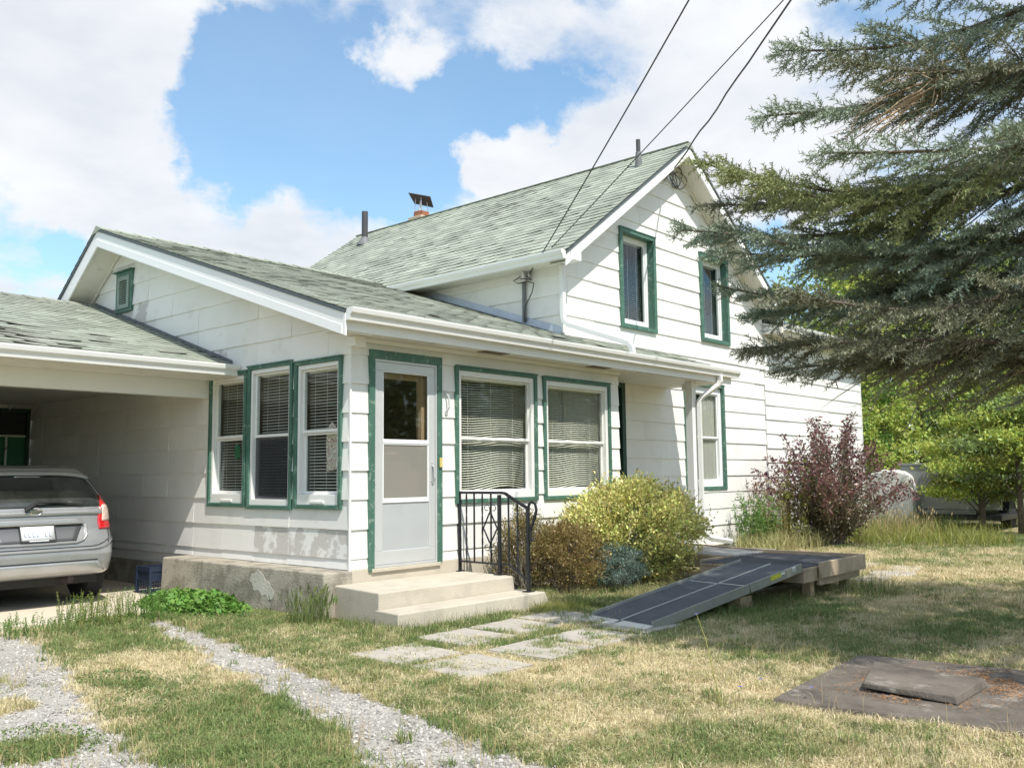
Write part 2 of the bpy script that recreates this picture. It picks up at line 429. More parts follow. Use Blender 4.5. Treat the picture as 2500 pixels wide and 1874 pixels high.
def siding(wall, T, u0, u1, zs, opens, planes=(), width=1.22, proud=.016, peel=(), off=0.0):
    for k, (za, zb) in enumerate(zip(zs, zs[1:])):
        j = u0 - ((off + k * .61) % width)
        while j < u1:
            a, b = max(j, u0), min(j + width, u1); j += width
            if b - a < .02: continue
            mb = MB(T); h = zb - za; sag = RND.uniform(-.004, .004); za_ = za + RND.uniform(-.0022, .0022)
            for (x, y, c, d) in cells(a + .0010, b - .0010, za_, zb + .006, opens):
                poly = [(x, c), (y, c), (y, d), (x, d)]
                for pl in planes: poly = clip(poly, *pl) if poly else poly
                if len(poly) < 3 or area(poly) < .0008: continue
                f = lambda z: .002 + (proud + sag) * max(0., 1 - (z - za) / h)
                mb.prism([(p[0], -.002, p[1]) for p in poly], [(p[0], f(p[1]), p[1]) for p in poly])
            if not mb.v: continue
            mid = ((a + b) / 2, (za + zb) / 2)
            pm = M_SIDING_PEEL if any(q[0] <= mid[0] <= q[1] and q[2] <= mid[1] <= q[3] for q in peel) else M_SIDING
            mb.build('siding_board', pm, wall)
def backing(name, T, u0, u1, z0, z1, opens, planes=(), th=.10, m=None):
    mb = MB(T)
    for (x, y, c, d) in cells(u0, u1, z0, z1, opens):
        poly = [(x, c), (y, c), (y, d), (x, d)]
        for pl in planes: poly = clip(poly, *pl) if poly else poly
        if len(poly) >= 3 and area(poly) > .0005:
            mb.prism([(p[0], -th, p[1]) for p in poly], [(p[0], -.003, p[1]) for p in poly])
    return mb.build(name, m or M_SIDING, house)
def shrink(o, d=.012): return (o[0] + d, o[1] - d, o[2] + d, o[3] - d)

def ring(mb, u0, u1, z0, z1, w, n0, n1, wb=None, wt=None):
    wb = w if wb is None else wb; wt = w if wt is None else wt
    mb.box(u0, u1, n0, n1, z1 - wt, z1); mb.box(u0, u1, n0, n1, z0, z0 + wb)
    mb.box(u0, u0 + w, n0, n1, z0 + wb, z1 - wt); mb.box(u1 - w, u1, n0, n1, z0 + wb, z1 - wt)
def window(T, u0, u1, z0, z1, cas=.046, sashm=None, blind=None, slat=.026, mid=.5, botrail=.05, label=None, proud=.035,
           deep=.0, plaque=False, fw=.035, droop=0.0, curtain=False, glass=None, screen=False, room=M_DARKROOM):
    sashm = sashm or M_SASH
    mb = MB(T); ring(mb, u0, u1, z0, z1, cas, -.03 - deep, proud, wb=cas * .9)
    mb.box(u0 - .006, u1 + .006, -.0, proud + .012, z1 - .012, z1 + .004)
    w = mb.build('window', M_GREEN, house, bevel=.003)
    if label: w['label'] = label
    a, b, c, d = u0 + cas + .001, u1 - cas - .001, z0 + cas * .9 + .001, z1 - cas - .001
    fr = MB(T); ring(fr, a, b, c, d, fw, -.075 - deep, -.002 - deep if deep else .014, wb=botrail, wt=fw * 1.2)
    fr.build('frame', sashm, w, bevel=.003)
    A, B, Cc, D = a + fw, b - fw, c + botrail, d - fw * 1.2
    zm = Cc + (D - Cc) * mid; sn = -.022 - deep
    s1 = MB(T); ring(s1, A + .001, B - .001, zm - .016, D - .001, .022, sn - .022, sn, wb=.030); s1.build('sash', sashm, w, bevel=.002)
    s2 = MB(T); ring(s2, A + .001, B - .001, Cc + .001, zm - .018, .024, sn - .048, sn - .026, wb=.03, wt=.02); s2.build('sash', sashm, w, bevel=.002)
    g = MB(T); g.box(A + .01, B - .01, sn - .013, sn - .009, zm, D - .01); g.build('pane', glass or M_GLASS, w)
    g = MB(T); g.box(A + .01, B - .01, sn - .039, sn - .035, Cc + .01, zm - .02); g.build('pane', glass or M_GLASS, w)
    if screen:
        g = MB(T); g.box(A + .012, B - .012, sn - .006, sn - .004, Cc + .01, zm - .02); g.build('insect_screen', M_SCREENNET, w)
    if plaque:
        q = MB(T); um = (A + B) / 2; q.box(um - .11, um + .11, .0145, .026, c + .012, c + .042); q.build('vent_plate', sashm, w, bevel=.012)
    if blind:
        n0 = sn - .085; mb = MB(T); z = D - .03; i = 0
        mb.box(A + .004, B - .004, n0 - .012, n0 + .016, D - .028, D)
        zend = Cc + .015
        while z > zend:
            t = (D - z) / (D - zend)
            seg = 8 if droop else 1
            for s in range(seg):
                xa = A + .006 + (B - A - .012) * s / seg; xb = A + .006 + (B - A - .012) * (s + 1) / seg
                def dz(x): 
                    q = (x - A) / (B - A); return -droop * (math.sin(q * math.pi * 2 + .5) * .5 + math.sin(q * 5 + 1)) * (.25 + t)
                za, zb2 = z + dz(xa), z + dz(xb)
                mb.add([(xa, n0 - .011, za + .0055), (xb, n0 - .011, zb2 + .0055), (xb, n0 + .011, zb2 - .0045), (xa, n0 + .011, za - .0045)], [(0, 1, 2, 3)])
            z -= slat
        for q in (.18, .5, .82):
            x = A + (B - A) * q; mb.box(x - .0012, x + .0012, n0 + .011, n0 + .0125, zend, D)
        bo = mb.build('blind', blind, w, recalc=False); bo['kind'] = 'stuff'
    if curtain:
        n0 = sn - .062
        for x0, x1 in ((A, A + (B - A) * .40), (B - (B - A) * .42, B)) if curtain == 'split' else ((A, B),):
            vs = []; fs = []; k = 40
            for i in range(k + 1):
                x = x0 + (x1 - x0) * i / k; nn = n0 + .02 * math.sin(i * 1.1) + .008 * math.sin(i * 2.7)
                vs += [(x, nn, Cc + .01), (x, nn, D)]
                if i: fs.append((2 * i - 2, 2 * i, 2 * i + 1, 2 * i - 1))
            m2 = MB(T); m2.add(vs, fs); m2.build('curtain', M_CURTAIN, w, smooth=True, recalc=False)
    return w
def net_mat():
    m = bpy.data.materials.new('insect_net'); m.use_nodes = True; nt = m.node_tree; N = nt.nodes; L = nt.links; N.clear()
    out = N.new('ShaderNodeOutputMaterial'); t = N.new('ShaderNodeBsdfTransparent'); d = N.new('ShaderNodeBsdfDiffuse'); d.inputs[0].default_value = (.05, .055, .06, 1)
    mx = N.new('ShaderNodeMixShader'); mx.inputs[0].default_value = .5; L.new(t.outputs[0], mx.inputs[1]); L.new(d.outputs[0], mx.inputs[2]); L.new(mx.outputs[0], out.inputs['Surface']); return m
M_SCREENNET = net_mat()

ZS = [.42, .513, .783, 1.060, 1.333, 1.605, 1.878, 2.156, 2.430, 2.700, 2.956, 3.219, 3.483, 3.75, 4.02, 4.29, 4.5]
# openings: front wall, left wall, gable wall
D0 = (.205, 1.165, .40, 2.497)
W1 = (1.372, 2.712, .985, 2.440); W2 = (2.830, 4.180, .985, 2.436)
L1 = (1.725, 2.468, .968, 2.420); L2 = (.897, 1.700, .953, 2.456); L3 = (.104, .861, .968, 2.429)
U1 = (5.622, 6.594, 3.436, 4.955); U2 = (7.968, 8.936, 3.476, 4.985)
G1 = (7.365, 8.690, 1.0, 2.77)
ED = (4.66, 5.66, .42, 2.62)      # entry door casing in the recess
LV = (4.385, 4.82, 3.41, 3.945)   # louvre
rakeL = [(-.327, 1, 2.690), (.72, 1, .72 * 4.70 + 4.227)]     # z <= 2.69+.327y ; far slope
front_wall = backing('wall', TF, .10, 4.39, .0, 2.60, [shrink(o) for o in (D0, W1, W2)])
siding(front_wall, TF, .0, 4.39, ZS[:9] + [2.60], [shrink(o) for o in (D0, W1, W2)], off=.3)
left_wall = backing('wall', TL, .0, 7.5, .0, 4.4, [shrink(o) for o in (L1, L2, L3, LV)], planes=rakeL)
siding(left_wall, TL, .0, 7.5, ZS, [shrink(o) for o in (L1, L2, L3, LV)], planes=rakeL, width=.61,
       peel=((.0, 1.55, .50, .80), (1.9, 2.6, 2.43, 2.72), (4.0, 4.4, 3.2, 3.5)), off=.28)
# end of the front wall seen at the recess, and the wall of the recess side
mb = MB(); mb.box(4.28, 4.388, .11, .79, .0, 2.6); rw = mb.build('wall', M_SIDING, house)
pitch = .716; RX, RZ = 7.19, 6.56       # ridge of the tall roof (deck top)
GW_planes = [(-pitch, 1, RZ - pitch * RX - .17), (pitch, 1, RZ + pitch * RX - .17)]
GZ = [.10, .42, .690, .965, 1.236, 1.510, 1.787, 2.064, 2.337, 2.612, 2.890, 3.170, 3.450, 3.731, 4.006, 4.280, 4.557, 4.83, 5.10, 5.375, 5.65, 5.92, 6.19, 6.45]
gable_wall = backing('wall', TG, SX + .1, 10.24, .0, 6.5, [shrink(o) for o in (U1, U2, G1, ED)], planes=GW_planes)
siding(gable_wall, TG, SX, 10.24, GZ, [shrink(o) for o in (U1, U2, G1, ED)], planes=GW_planes, off=.5)
side_wall = backing('wall', TS, GY, 9.2, 2.9, 4.25, [])
siding(side_wall, TS, GY, 5.2, [2.9, 3.18, 3.45, 3.735, 4.005, 4.25], [], off=.2)
mb = MB(); mb.box(SX + .02, SX + .1, GY + .11, 9.0, .0, 2.9); mb.box(SX + .12, 10.14, 8.9, 9.0, 0, 4.3); mb.box(10.14, 10.24, GY + .11, 9.0, 0, 4.3)
mb.build('wall', M_SIDING, house)
mb = MB(); mb.box(.0, 4.2, 7.4, 7.5, 0, 2.5); mb.build('wall', M_SIDING, house)
# foundation below the siding
mb = MB(); mb.box(.0, 4.39, -.022, .09, 0, .418); mb.build('foundation', M_CONC, house, bevel=.01)
mb = MB(); mb.box(-.03, .09, 2.86, 7.5, 0, .30); mb.build('foundation', M_CONC_OLD, house)
# floor and ceiling so the rooms are dark
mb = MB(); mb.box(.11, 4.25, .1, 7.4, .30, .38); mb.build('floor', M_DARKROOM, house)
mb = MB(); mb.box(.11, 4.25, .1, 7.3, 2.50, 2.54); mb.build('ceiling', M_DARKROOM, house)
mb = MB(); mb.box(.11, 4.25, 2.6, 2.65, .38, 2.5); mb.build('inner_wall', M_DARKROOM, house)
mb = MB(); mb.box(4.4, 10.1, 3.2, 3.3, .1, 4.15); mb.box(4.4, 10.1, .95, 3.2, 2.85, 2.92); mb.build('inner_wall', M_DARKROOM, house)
# corner boards
mb = MB(); mb.box(-.018, .0, -.018, .0, .36, 2.56); mb.build('corner_board', M_TRIM, house)
mb = MB(); mb.box(SX - .02, SX + .0, GY - .018, GY + .0, 3.2, 4.2); mb.build('corner_board', M_TRIM, house)

# windows
window(TF, *W1, blind=M_BLIND, slat=.0262, droop=.022, mid=.47, label='green framed window right of the door with a sagging blind', fw=.05, botrail=.065)
window(TF, *W2, blind=M_BLIND, slat=.0262, droop=.018, mid=.47, fw=.05, botrail=.065)
window(TL, *L1, blind=M_BLIND, slat=.031, mid=.50, botrail=.10, plaque=True, cas=.043, label='green framed window half under the carport gutter')
window(TL, *L2, blind=M_BLIND, slat=.031, mid=.50, botrail=.06, screen=True, cas=.043, label='green framed window with a dark insect screen over its lower half')
w3 = window(TL, *L3, blind=M_BLIND, slat=.031, mid=.50, botrail=.10, plaque=True, cas=.043, label='green framed window with a lace ornament, next to the corner')
# ornaments hanging in two of the left windows
M_LACE = mat('lace_ornament', (.62, .55, .48), .8, var=.5, vscale=45, dirt=(.35, .08, .08), dscale=38, dthr=(.55, .6), detail=2)
M_ORN = mat('green_ornament', (.02, .16, .07), .6, var=.4, vscale=40)
mb = MB(TL); mb.prism([(.30 + x, -.094, 1.35 + z) for x, z in ((0, 0), (.17, -.02), (.19, .25), (.17, .40), (.10, .46), (.03, .41), (-.01, .2))],
                      [(.30 + x, -.090, 1.35 + z) for x, z in ((0, 0), (.17, -.02), (.19, .25), (.17, .40), (.10, .46), (.03, .41), (-.01, .2))])
tag(mb.build('lace_ornament', M_LACE), 'pale lace flower ornament hung inside the left wall window nearest the corner', 'ornament')
mb = MB(TL)
for i in range(8):
    an = i * math.pi / 4
    mb.tube([(2.06 + .045 * math.cos(an), -.092, 1.56 + .075 * math.sin(an)), (2.06 + .045 * math.cos(an + .8), -.092, 1.56 + .075 * math.sin(an + .8))], .013, 6)
mb.tube([(2.06, -.092, 1.50), (2.06, -.092, 1.62)], .02, 6)
tag(mb.build('leaf_ornament', M_ORN, smooth=True), 'small dark green leaf ornament hung inside the window beside the carport', 'ornament')
window(TG, *U1, blind=M_BLINDG, slat=.03, cas=.07, proud=.05, deep=.07, sashm=M_VINYL, fw=.05, mid=.02, botrail=.07, glass=M_GLASS, label='tall green framed upper window left of the two in the gable')
window(TG, *U2, blind=M_BLINDG, slat=.03, cas=.07, proud=.05, deep=.07, sashm=M_VINYL, fw=.05, mid=.02, botrail=.07, glass=M_GLASS, label='tall green framed upper window half hidden by spruce branches')
window(TG, *G1, cas=.06, proud=.03, deep=.02, sashm=M_VINYL, fw=.09, mid=.50, botrail=.09, curtain='split', glass=M_GLASS, label='green framed ground floor window behind the porch post')

# ---- front door
mb = MB(TF); u0, u1, z0, z1 = D0
mb.box(u0, u1, -.06, .040, z1 - .085, z1); mb.box(u0, u0 + .065, -.06, .040, z0 - .02, z1 - .085); mb.box(u1 - .065, u1, -.06, .040, z0 + .01, z1 - .085)
door = mb.build('door', M_GREEN, house, bevel=.004); door['label'] = 'aluminium storm door in a green frame with a dark upper pane'
a, b, c, d = u0 + .067, u1 - .067, z0 + .012, z1 - .087
mb = MB(TF); ring(mb, a, b, c, d, .022, -.02, .030); mb.build('frame', M_ALU, door, bevel=.002)
a += .024; b -= .024; c += .024; d -= .024
mb = MB(TF); ring(mb, a, b, c, d, .085, -.005, .022, wb=.13, wt=.085); mb.build('storm_leaf', M_ALU, door, bevel=.004)
A, B, Cc, D = a + .085, b - .085, c + .13, d - .085
z_a, z_b = Cc + .47, Cc + 1.045
mb = MB(TF); mb.box(A, B, .000, .020, z_a - .015, z_a + .015); mb.box(A, B, .000, .024, z_b - .015, z_b + .015)
ring(mb, A, B, z_a + .015, z_b - .015, .014, .002, .018); ring(mb, A, B, z_b + .015, D, .010, .002, .018); mb.build('rail', M_VINYL, door, bevel=.002)
mb = MB(TF); mb.box(A, B, .003, .009, Cc, z_a - .015); mb.build('lower_panel', M_ALUPANEL, door)
M_HAZE = glass_mat('hazy_pane', (.8, .8, .78), .95, .12)
_n = M_HAZE.node_tree; _d = _n.nodes.new('ShaderNodeBsdfDiffuse'); _d.inputs[0].default_value = (.46, .44, .40, 1); _m = _n.nodes.new('ShaderNodeMixShader'); _m.inputs[0].default_value = .42
_o = [q for q in _n.nodes if q.type == 'OUTPUT_MATERIAL'][0]; _s = _o.inputs['Surface'].links[0].from_socket; _n.links.new(_s, _m.inputs[1]); _n.links.new(_d.outputs[0], _m.inputs[2]); _n.links.new(_m.outputs[0], _o.inputs['Surface'])
mb = MB(TF); mb.box(A + .01, B - .01, .008, .011, z_a + .02, z_b - .02); mb.build('middle_pane', M_HAZE, door)
mb = MB(TF); mb.box(A + .008, B - .008, .008, .011, z_b + .02, D - .008); mb.build('upper_pane', M_GLASS, door)
# inner wooden door seen through it
mb = MB(TF); ring(mb, a - .01, b + .01, c, d, .10, -.16, -.11, wb=.40, wt=.14); mb.box(a + .09, b - .09, -.158, -.12, Cc + .48, Cc + .78)
for q in range(3): x = a + .12 + q * .21; mb.box(x, x + .16, -.119, -.112, Cc + .35, Cc + .60)
mb.build('inner_door', M_WOODTAN, door)
mb = MB(TF); mb.box(a + .02, b - .12, -.10, -.09, Cc, Cc + .76); mb.prism([(a + .05 + x, -.10, Cc + .761 + z) for x, z in ((0, 0), (.50, 0), (.47, .10), (.36, .17), (.25, .19), (.14, .17), (.03, .10))], [(a + .05 + x, -.09, Cc + .761 + z) for x, z in ((0, 0), (.50, 0), (.47, .10), (.36, .17), (.25, .19), (.14, .17), (.03, .10))])
mb.build('inner_panel', mat('pale_tan_panel', (.62, .45, .33), .6, var=.12), door)
mb = MB(TF); mb.box(b - .115, b - .045, -.105, -.06, c, d); mb.build('inner_jamb', M_WOODTAN, door)
mb = MB(TF); mb.tube([(b - .045, .024, 1.38), (b - .045, .055, 1.37), (b - .04, .06, 1.26), (b - .042, .03, 1.20)], .010, 6); mb.box(b - .058, b - .03, .0225, .03, 1.22, 1.41)
mb.build('handle', M_ALUPANEL, door)
mb = MB(TF); mb.box(u1 - .052, u1 - .018, .0405, .062, 1.36, 1.46); mb.build('latch_block', M_CREAM, door, bevel=.008)
mb = MB(TF); 
for z in (.62, 1.2, 1.75, 2.2): mb.box(u0 + .0665, u0 + .08, .0305, .036, z, z + .09)
mb.build('hinge', M_ALU, door)
mb = MB(TF); mb.box(u0 + .03, u1 - .03, -.03, .048, z0 - .025, z0 + .010); mb.build('sill', M_CONC, door, bevel=.004)
# spare door pull screwed to the siding
mb = MB(TF); mb.tube([(1.235, .02, 2.13), (1.24, .055, 2.10), (1.245, .06, 1.98), (1.235, .022, 1.93)], .009, 6)
for z in (2.13, 1.93): mb.box(1.222, 1.252, .0175, .028, z - .022, z + .022)
tag(mb.build('pull_handle', M_ALU), 'silver pull handle fixed to the white siding between door and window', 'handle')

# entry door in the recess
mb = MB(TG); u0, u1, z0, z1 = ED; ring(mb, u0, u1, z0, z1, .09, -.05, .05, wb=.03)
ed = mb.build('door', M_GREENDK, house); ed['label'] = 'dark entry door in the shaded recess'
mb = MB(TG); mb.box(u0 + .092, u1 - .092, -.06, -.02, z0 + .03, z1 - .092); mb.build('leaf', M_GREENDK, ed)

# ---- louvre in the left gable
mb = MB(TL); u0, u1, z0, z1 = LV; ring(mb, u0, u1, z0, z1, .062, -.03, .035, wb=.05); mb.box(u0 - .02, u1 + .05, .0, .07, z1, z1 + .015)
lv = mb.build('louvre', M_GREEN, house, bevel=.003)
M_LV = mat('louvre_slat', (.24, .30, .26), .6, var=.1)
mb = MB(TL); ring(mb, u0 + .063, u1 - .063, z0 + .051, z1 - .063, .055, -.02, .048); mb.build('slat_frame', M_LV, lv)
k = 12; za, zb = z0 + .10, z1 - .115
for i in range(k):
    z = za + (zb - za) * i / (k - 1)
    mb = MB(TL); mb.add([(u0 + .119, .036, z - .004), (u1 - .119, .036, z - .004), (u1 - .119, -.006, z + .016), (u0 + .119, -.006, z + .016),
                         (u0 + .119, .036, z + .008), (u1 - .119, .036, z + .008), (u1 - .119, -.006, z + .028), (u0 + .119, -.006, z + .028)],
                        [(0, 1, 2, 3), (4, 7, 6, 5), (0, 4, 5, 1), (1, 5, 6, 2), (2, 6, 7, 3), (3, 7, 4, 0)])
    mb.build('slat', M_LV, lv)
mb = MB(TL); mb.box(u0 + .05, u1 - .05, -.09, -.07, z0 + .05, z1 - .05); mb.build('back_panel', M_UNDER, lv)
# small vent in the tall gable
mb = MB(TG); ring(mb, 7.17, 7.40, 5.955, 6.235, .025, -.01, .02); gv = mb.build('gable_vent', M_SASH, house)
mb = MB(TG); mb.box(7.19, 7.38, -.004, .004, 5.98, 6.21); mb.build('back_panel', M_UNDER, gv)
for i in range(4):
    z = 5.99 + i * .056; mb = MB(TG); mb.box(7.195, 7.375, .006, .022, z, z + .016); mb.build('slat', M_SASH, gv)

# ================================================================ ROOFS
class Roof:
    """a roof plane with its shingle tabs"""
    def __init__(s, O, U, V):
        s.O = Vector(O); s.U = Vector(U).normalized(); s.V = Vector(V).normalized(); s.N = s.U.cross(s.V).normalized()
        if s.N.z < 0: s.N = -s.N
        s.flip = s.U.cross(s.V).z < 0
def shingle_variant(seed, w, L, curl, th=.006):
    r = random.Random(seed); nx, ny = 3, 3
    top = []; bot = []
    for j in range(ny):
        for i in range(nx):
            x = -w / 2 + w * i / (nx - 1); y = L * j / (ny - 1)
            lift = (.010 if curl > .02 else .005) * (1 - j / (ny - 1))
            if j == 0:
                lift += curl * (r.random() * (1.0 if i != 1 else .5))
                y += r.uniform(-.006, .006) - (curl * .1 if i != 1 else 0)
            elif j == 1: lift += curl * .12 * r.random()
            top.append((x * (1 - .006), y, lift + th)); bot.append((x * (1 - .006), y, lift))
    n = nx * ny; fs = []
    for j in range(ny - 1):
        for i in range(nx - 1):
            a = j * nx + i; fs.append((a, a + 1, a + nx + 1, a + nx))
    for i in range(nx - 1): fs.append((i, n + i, n + i + 1, i + 1))
    for j in range(ny - 1):
        a = j * nx; fs.append((a, a + nx, n + a + nx, n + a)); a = j * nx + nx - 1; fs.append((a, n + a, n + a + nx, a + nx))
    return top + bot, fs
TABS = {}
for nm, curl, m in (('flat', .003, M_SHINGLE), ('mid', .007, M_SHINGLE), ('curled', .019, M_SHINGLE_W), ('flatm', .004, M_SHINGLE), ('midm', .014, M_SHINGLE)):
    TABS[nm] = []
    for k in range(5):
        v, f = shingle_variant(k * 7 + len(nm), .303, .165, curl, .010 if nm[-1] == 'm' else .006)
        me = bpy.data.meshes.new('shingle'); me.from_pydata(v, [], f); me.materials.append(m); me.materials.append({'curled': M_EDGED, 'flatm': M_EDGEM, 'midm': M_EDGEM}.get(nm, M_EDGE)); me.polygons.foreach_set('material_index', [0] * 4 + [1] * (len(f) - 4)); TABS[nm].append((me, v, f))
def lay_shingles(roof, u0, u1, length, inside, style, expo=.142, far=1.0):
    """returns list of (distance, matrix, kind, variant, scale_u)"""
    res = []; nrow = int(length / expo) + 1
    for r in range(nrow):
        v = r * expo
        u = u0 - (r % 2) * .15 - RND.uniform(0, .03)
        while u < u1:
            a = max(u, u0); b = min(u + .303, u1); u += .304
            if b - a < .05: continue
            c = (a + b) / 2
            p = roof.O + roof.U * c + roof.V * v
            if not inside(p, c, v): continue
            kind = style(c, v)
            Ux = roof.U * ((b - a) / .303); X = -Ux if roof.flip else Ux
            rz = RND.uniform(-.006, .006)
            M = Matrix((X.to_4d(), roof.V.to_4d(), roof.N.to_4d(), Vector((0, 0, 0, 1)))).transposed()
            for i in range(3): M[3][i] = 0
            M = Matrix(((X.x, roof.V.x, roof.N.x, p.x), (X.y, roof.V.y, roof.N.y, p.y), (X.z, roof.V.z, roof.N.z, p.z), (0, 0, 0, 1))) @ Matrix.Rotation(rz, 4, 'Z')
            res.append([(p - CAMP).length, M, kind, RND.randrange(5)])
    return res
def put_shingles(items, limit):
    """items: (dist, matrix, kind, variant, roof object); the nearest become objects"""
    items.sort(key=lambda t: t[0])
    for it in items[:limit]:
        o = bpy.data.objects.new('shingle', TABS[it[2]][it[3]][0]); link(o, it[4]); o.matrix_basis = it[1]
    rest = {}
    for it in items[limit:]: rest.setdefault((it[4].name, 'curled' if it[2] == 'curled' else ('m' if it[2][-1] == 'm' else 'flat')), []).append(it)
    for (rn, kd), its in rest.items():
        V = []; F = []; b = 0; MI = []
        for it in its:
            me, v, f = TABS[it[2]][it[3]]
            V += [it[1] @ Vector(p) for p in v]; F += [tuple(i + b for i in q) for q in f]; b += len(v); MI += [0] * 4 + [1] * (len(f) - 4)
        me = bpy.data.meshes.new('shingles'); me.from_pydata(V, [], F); me.materials.append(M_SHINGLE_W if kd == 'curled' else M_SHINGLE); me.materials.append({'curled': M_EDGED, 'm': M_EDGEM}.get(kd, M_EDGE)); me.polygons.foreach_set('material_index', MI)
        o = bpy.data.objects.new('shingles', me); link(o, its[0][4]); o['kind'] = 'stuff'

# --- porch wing roof
sl = .335; eY, eZ = -.345, 2.775; rY = 4.74; rZ = eZ + sl * (rY - eY)      # deck top plane
XL = -.345
def zp(y): return eZ + sl * (y - eY)
mb = MB()
def slab(mb, pts, th):   # pts (x,y,z) top polygon, vertical thickness
    mb.prism([(x, y, z - th) for x, y, z in pts], pts)
slab(mb, [(XL, eY, zp(eY)), (6.86, eY, zp(eY)), (6.86, .80, zp(.80)), (4.255, .80, zp(.80)), (4.255, rY, rZ), (XL, rY, rZ)], .035)
porch_roof = mb.build('roof', M_UNDER, house); porch_roof['label'] = 'low pitched roof over the porch wing with curled shingles along its eave'
mb = MB(); yb = 7.62; zb_ = rZ - .72 * (yb - rY)
slab(mb, [(XL, rY + .001, rZ), (4.255, rY + .001, rZ), (4.255, yb, zb_), (XL, yb, zb_)], .035)
porch_roof_b = mb.build('roof', M_UNDER, house)
R1 = Roof((XL - .012, eY - .02, zp(eY - .02) + .002), (1, 0, 0), (0, 1, sl))
R1b = Roof((XL - .012, yb + .02, zb_ + .002), (1, 0, 0), (0, -1, .72))
def st1(c, v):
    t = vnoise(np.array([c * 1.1]), np.array([v * 1.6]), 3)[0]
    edge = max(0, 1 - v / 1.4) * (.35 + .65 * smooth(2.0, 5.5, c))
    if t + edge * .45 + RND.random() * .25 > 1.0: return 'curled'
    return 'mid' if t > .42 else 'flat'
porch_tabs = lay_shingles(R1, 0, 7.24, 5.34, lambda p, c, v: (p.x < 6.93 if p.y < .78 else p.x < 4.22) and p.y < rY - .02, st1, expo=.135)
for t in porch_tabs: t.append(porch_roof)
back_tabs = lay_shingles(R1b, 0, 4.6, 3.5, lambda p, c, v: p.x < 4.22 and p.y > rY + .02, lambda c, v: 'mid')
for t in back_tabs: t.append(porch_roof_b)
# ridge cap
mb = MB()
x = XL - .015
while x < 4.2:
    x2 = min(x + .29, 4.25); h = .012 + RND.uniform(0, .004)
    mb.prism([(x, rY - .13, rZ - .13 * sl + .012), (x2, rY - .13, rZ - .13 * sl + .008), (x2, rY, rZ + .012), (x2, rY + .12, rZ - .12 * .72 + .006), (x, rY + .12, rZ - .12 * .72 + .010), (x, rY, rZ + .02)],
             [(x, rY - .13, rZ - .13 * sl + .012 + h), (x2, rY - .13, rZ - .13 * sl + .018), (x2, rY, rZ + .024), (x2, rY + .12, rZ - .12 * .72 + .016), (x, rY + .12, rZ - .12 * .72 + .01 + h), (x, rY, rZ + .02 + h)])
    x += .25
mb.build('ridge_cap', M_SHINGLE, porch_roof)
# rake boards, soffit, fascia, gutter of the wing
mb = MB(); t = .025
def rake(mb, xa, xb, pts, depth):   # pts list of (y,z) along the top edge
    for (y0, z0), (y1, z1) in zip(pts, pts[1:]):
        mb.prism([(xa, y0, z0 - depth), (xa, y1, z1 - depth), (xa, y1, z1), (xa, y0, z0)], [(xb, y0, z0 - depth), (xb, y1, z1 - depth), (xb, y1, z1), (xb, y0, z0)])
rake(mb, XL + .002, XL + .024, [(eY + .001, zp(eY) - .036), (rY, rZ - .036)], .205)
rb = mb.build('rake_board', M_TRIM, porch_roof, bevel=.003)
mb = MB(); rake(mb, XL - .004, XL + .0015, [(eY + .04, zp(eY) - .14), (rY - .02, rZ - .15)], .085); mb.build('rake_strip', M_VINYL, porch_roof)
mb = MB(); rake(mb, XL + .002, XL + .024, [(rY + .001, rZ - .036), (yb, zb_ - .036)], .215); mb.build('rake_board', M_TRIM, porch_roof_b, bevel=.003)
mb = MB(); rake(mb, XL - .012, XL + .001, [(eY, zp(eY) - .002), (rY, rZ - .002)], .03); rake(mb, XL - .012, XL + .001, [(rY, rZ - .002), (yb, zb_ - .002)], .03); mb.build('drip_edge', M_DRIP, porch_roof)
mb = MB(); rake(mb, XL + .025, -.001, [(eY + .03, zp(eY) - .19), (rY, rZ - .20)], .012); rake(mb, XL + .025, -.001, [(rY, rZ - .20), (yb, zb_ - .20)], .012)
mb.build('soffit', M_SOFFIT, porch_roof)
mb = MB(); rake(mb, -.030, -.001, [(rY + .03, rZ - .235), (yb, zb_ - .213)], .05); mb.build('frieze', M_SOFFIT, porch_roof_b)
mb = MB(); mb.box(XL + .003, 6.86, -.327, -.305, 2.585, 2.765); mb.build('fascia', M_TRIM, porch_roof, bevel=.002)
mb = MB(); mb.box(XL + .025, 6.86, -.304, .005, 2.600, 2.612); mb.box(4.39, 6.86, .005, .79, 2.600, 2.612); soff = mb.build('soffit', M_SOFFIT, porch_roof)
mb = MB(); mb.box(.02, 4.38, -.045, -.018, 2.555, 2.599); mb.box(-.03, .10, -.10, .03, 2.50, 2.598); mb.build('frieze', M_TRIM, porch_roof, bevel=.004)
M_SVENT = mat('soffit_vent', (.16, .12, .09), .8, var=.3, vscale=20)
for x in (1.62, 3.55): 
    mb = MB(); mb.box(x, x + .38, -.24, -.10, 2.5935, 2.599); mb.build('soffit_vent', M_SVENT, porch_roof)
mb = MB(); mb.box(4.40, 6.20, -.300, -.285, 2.585, 2.5995); mb.build('beam_edge', M_RUST, porch_roof)
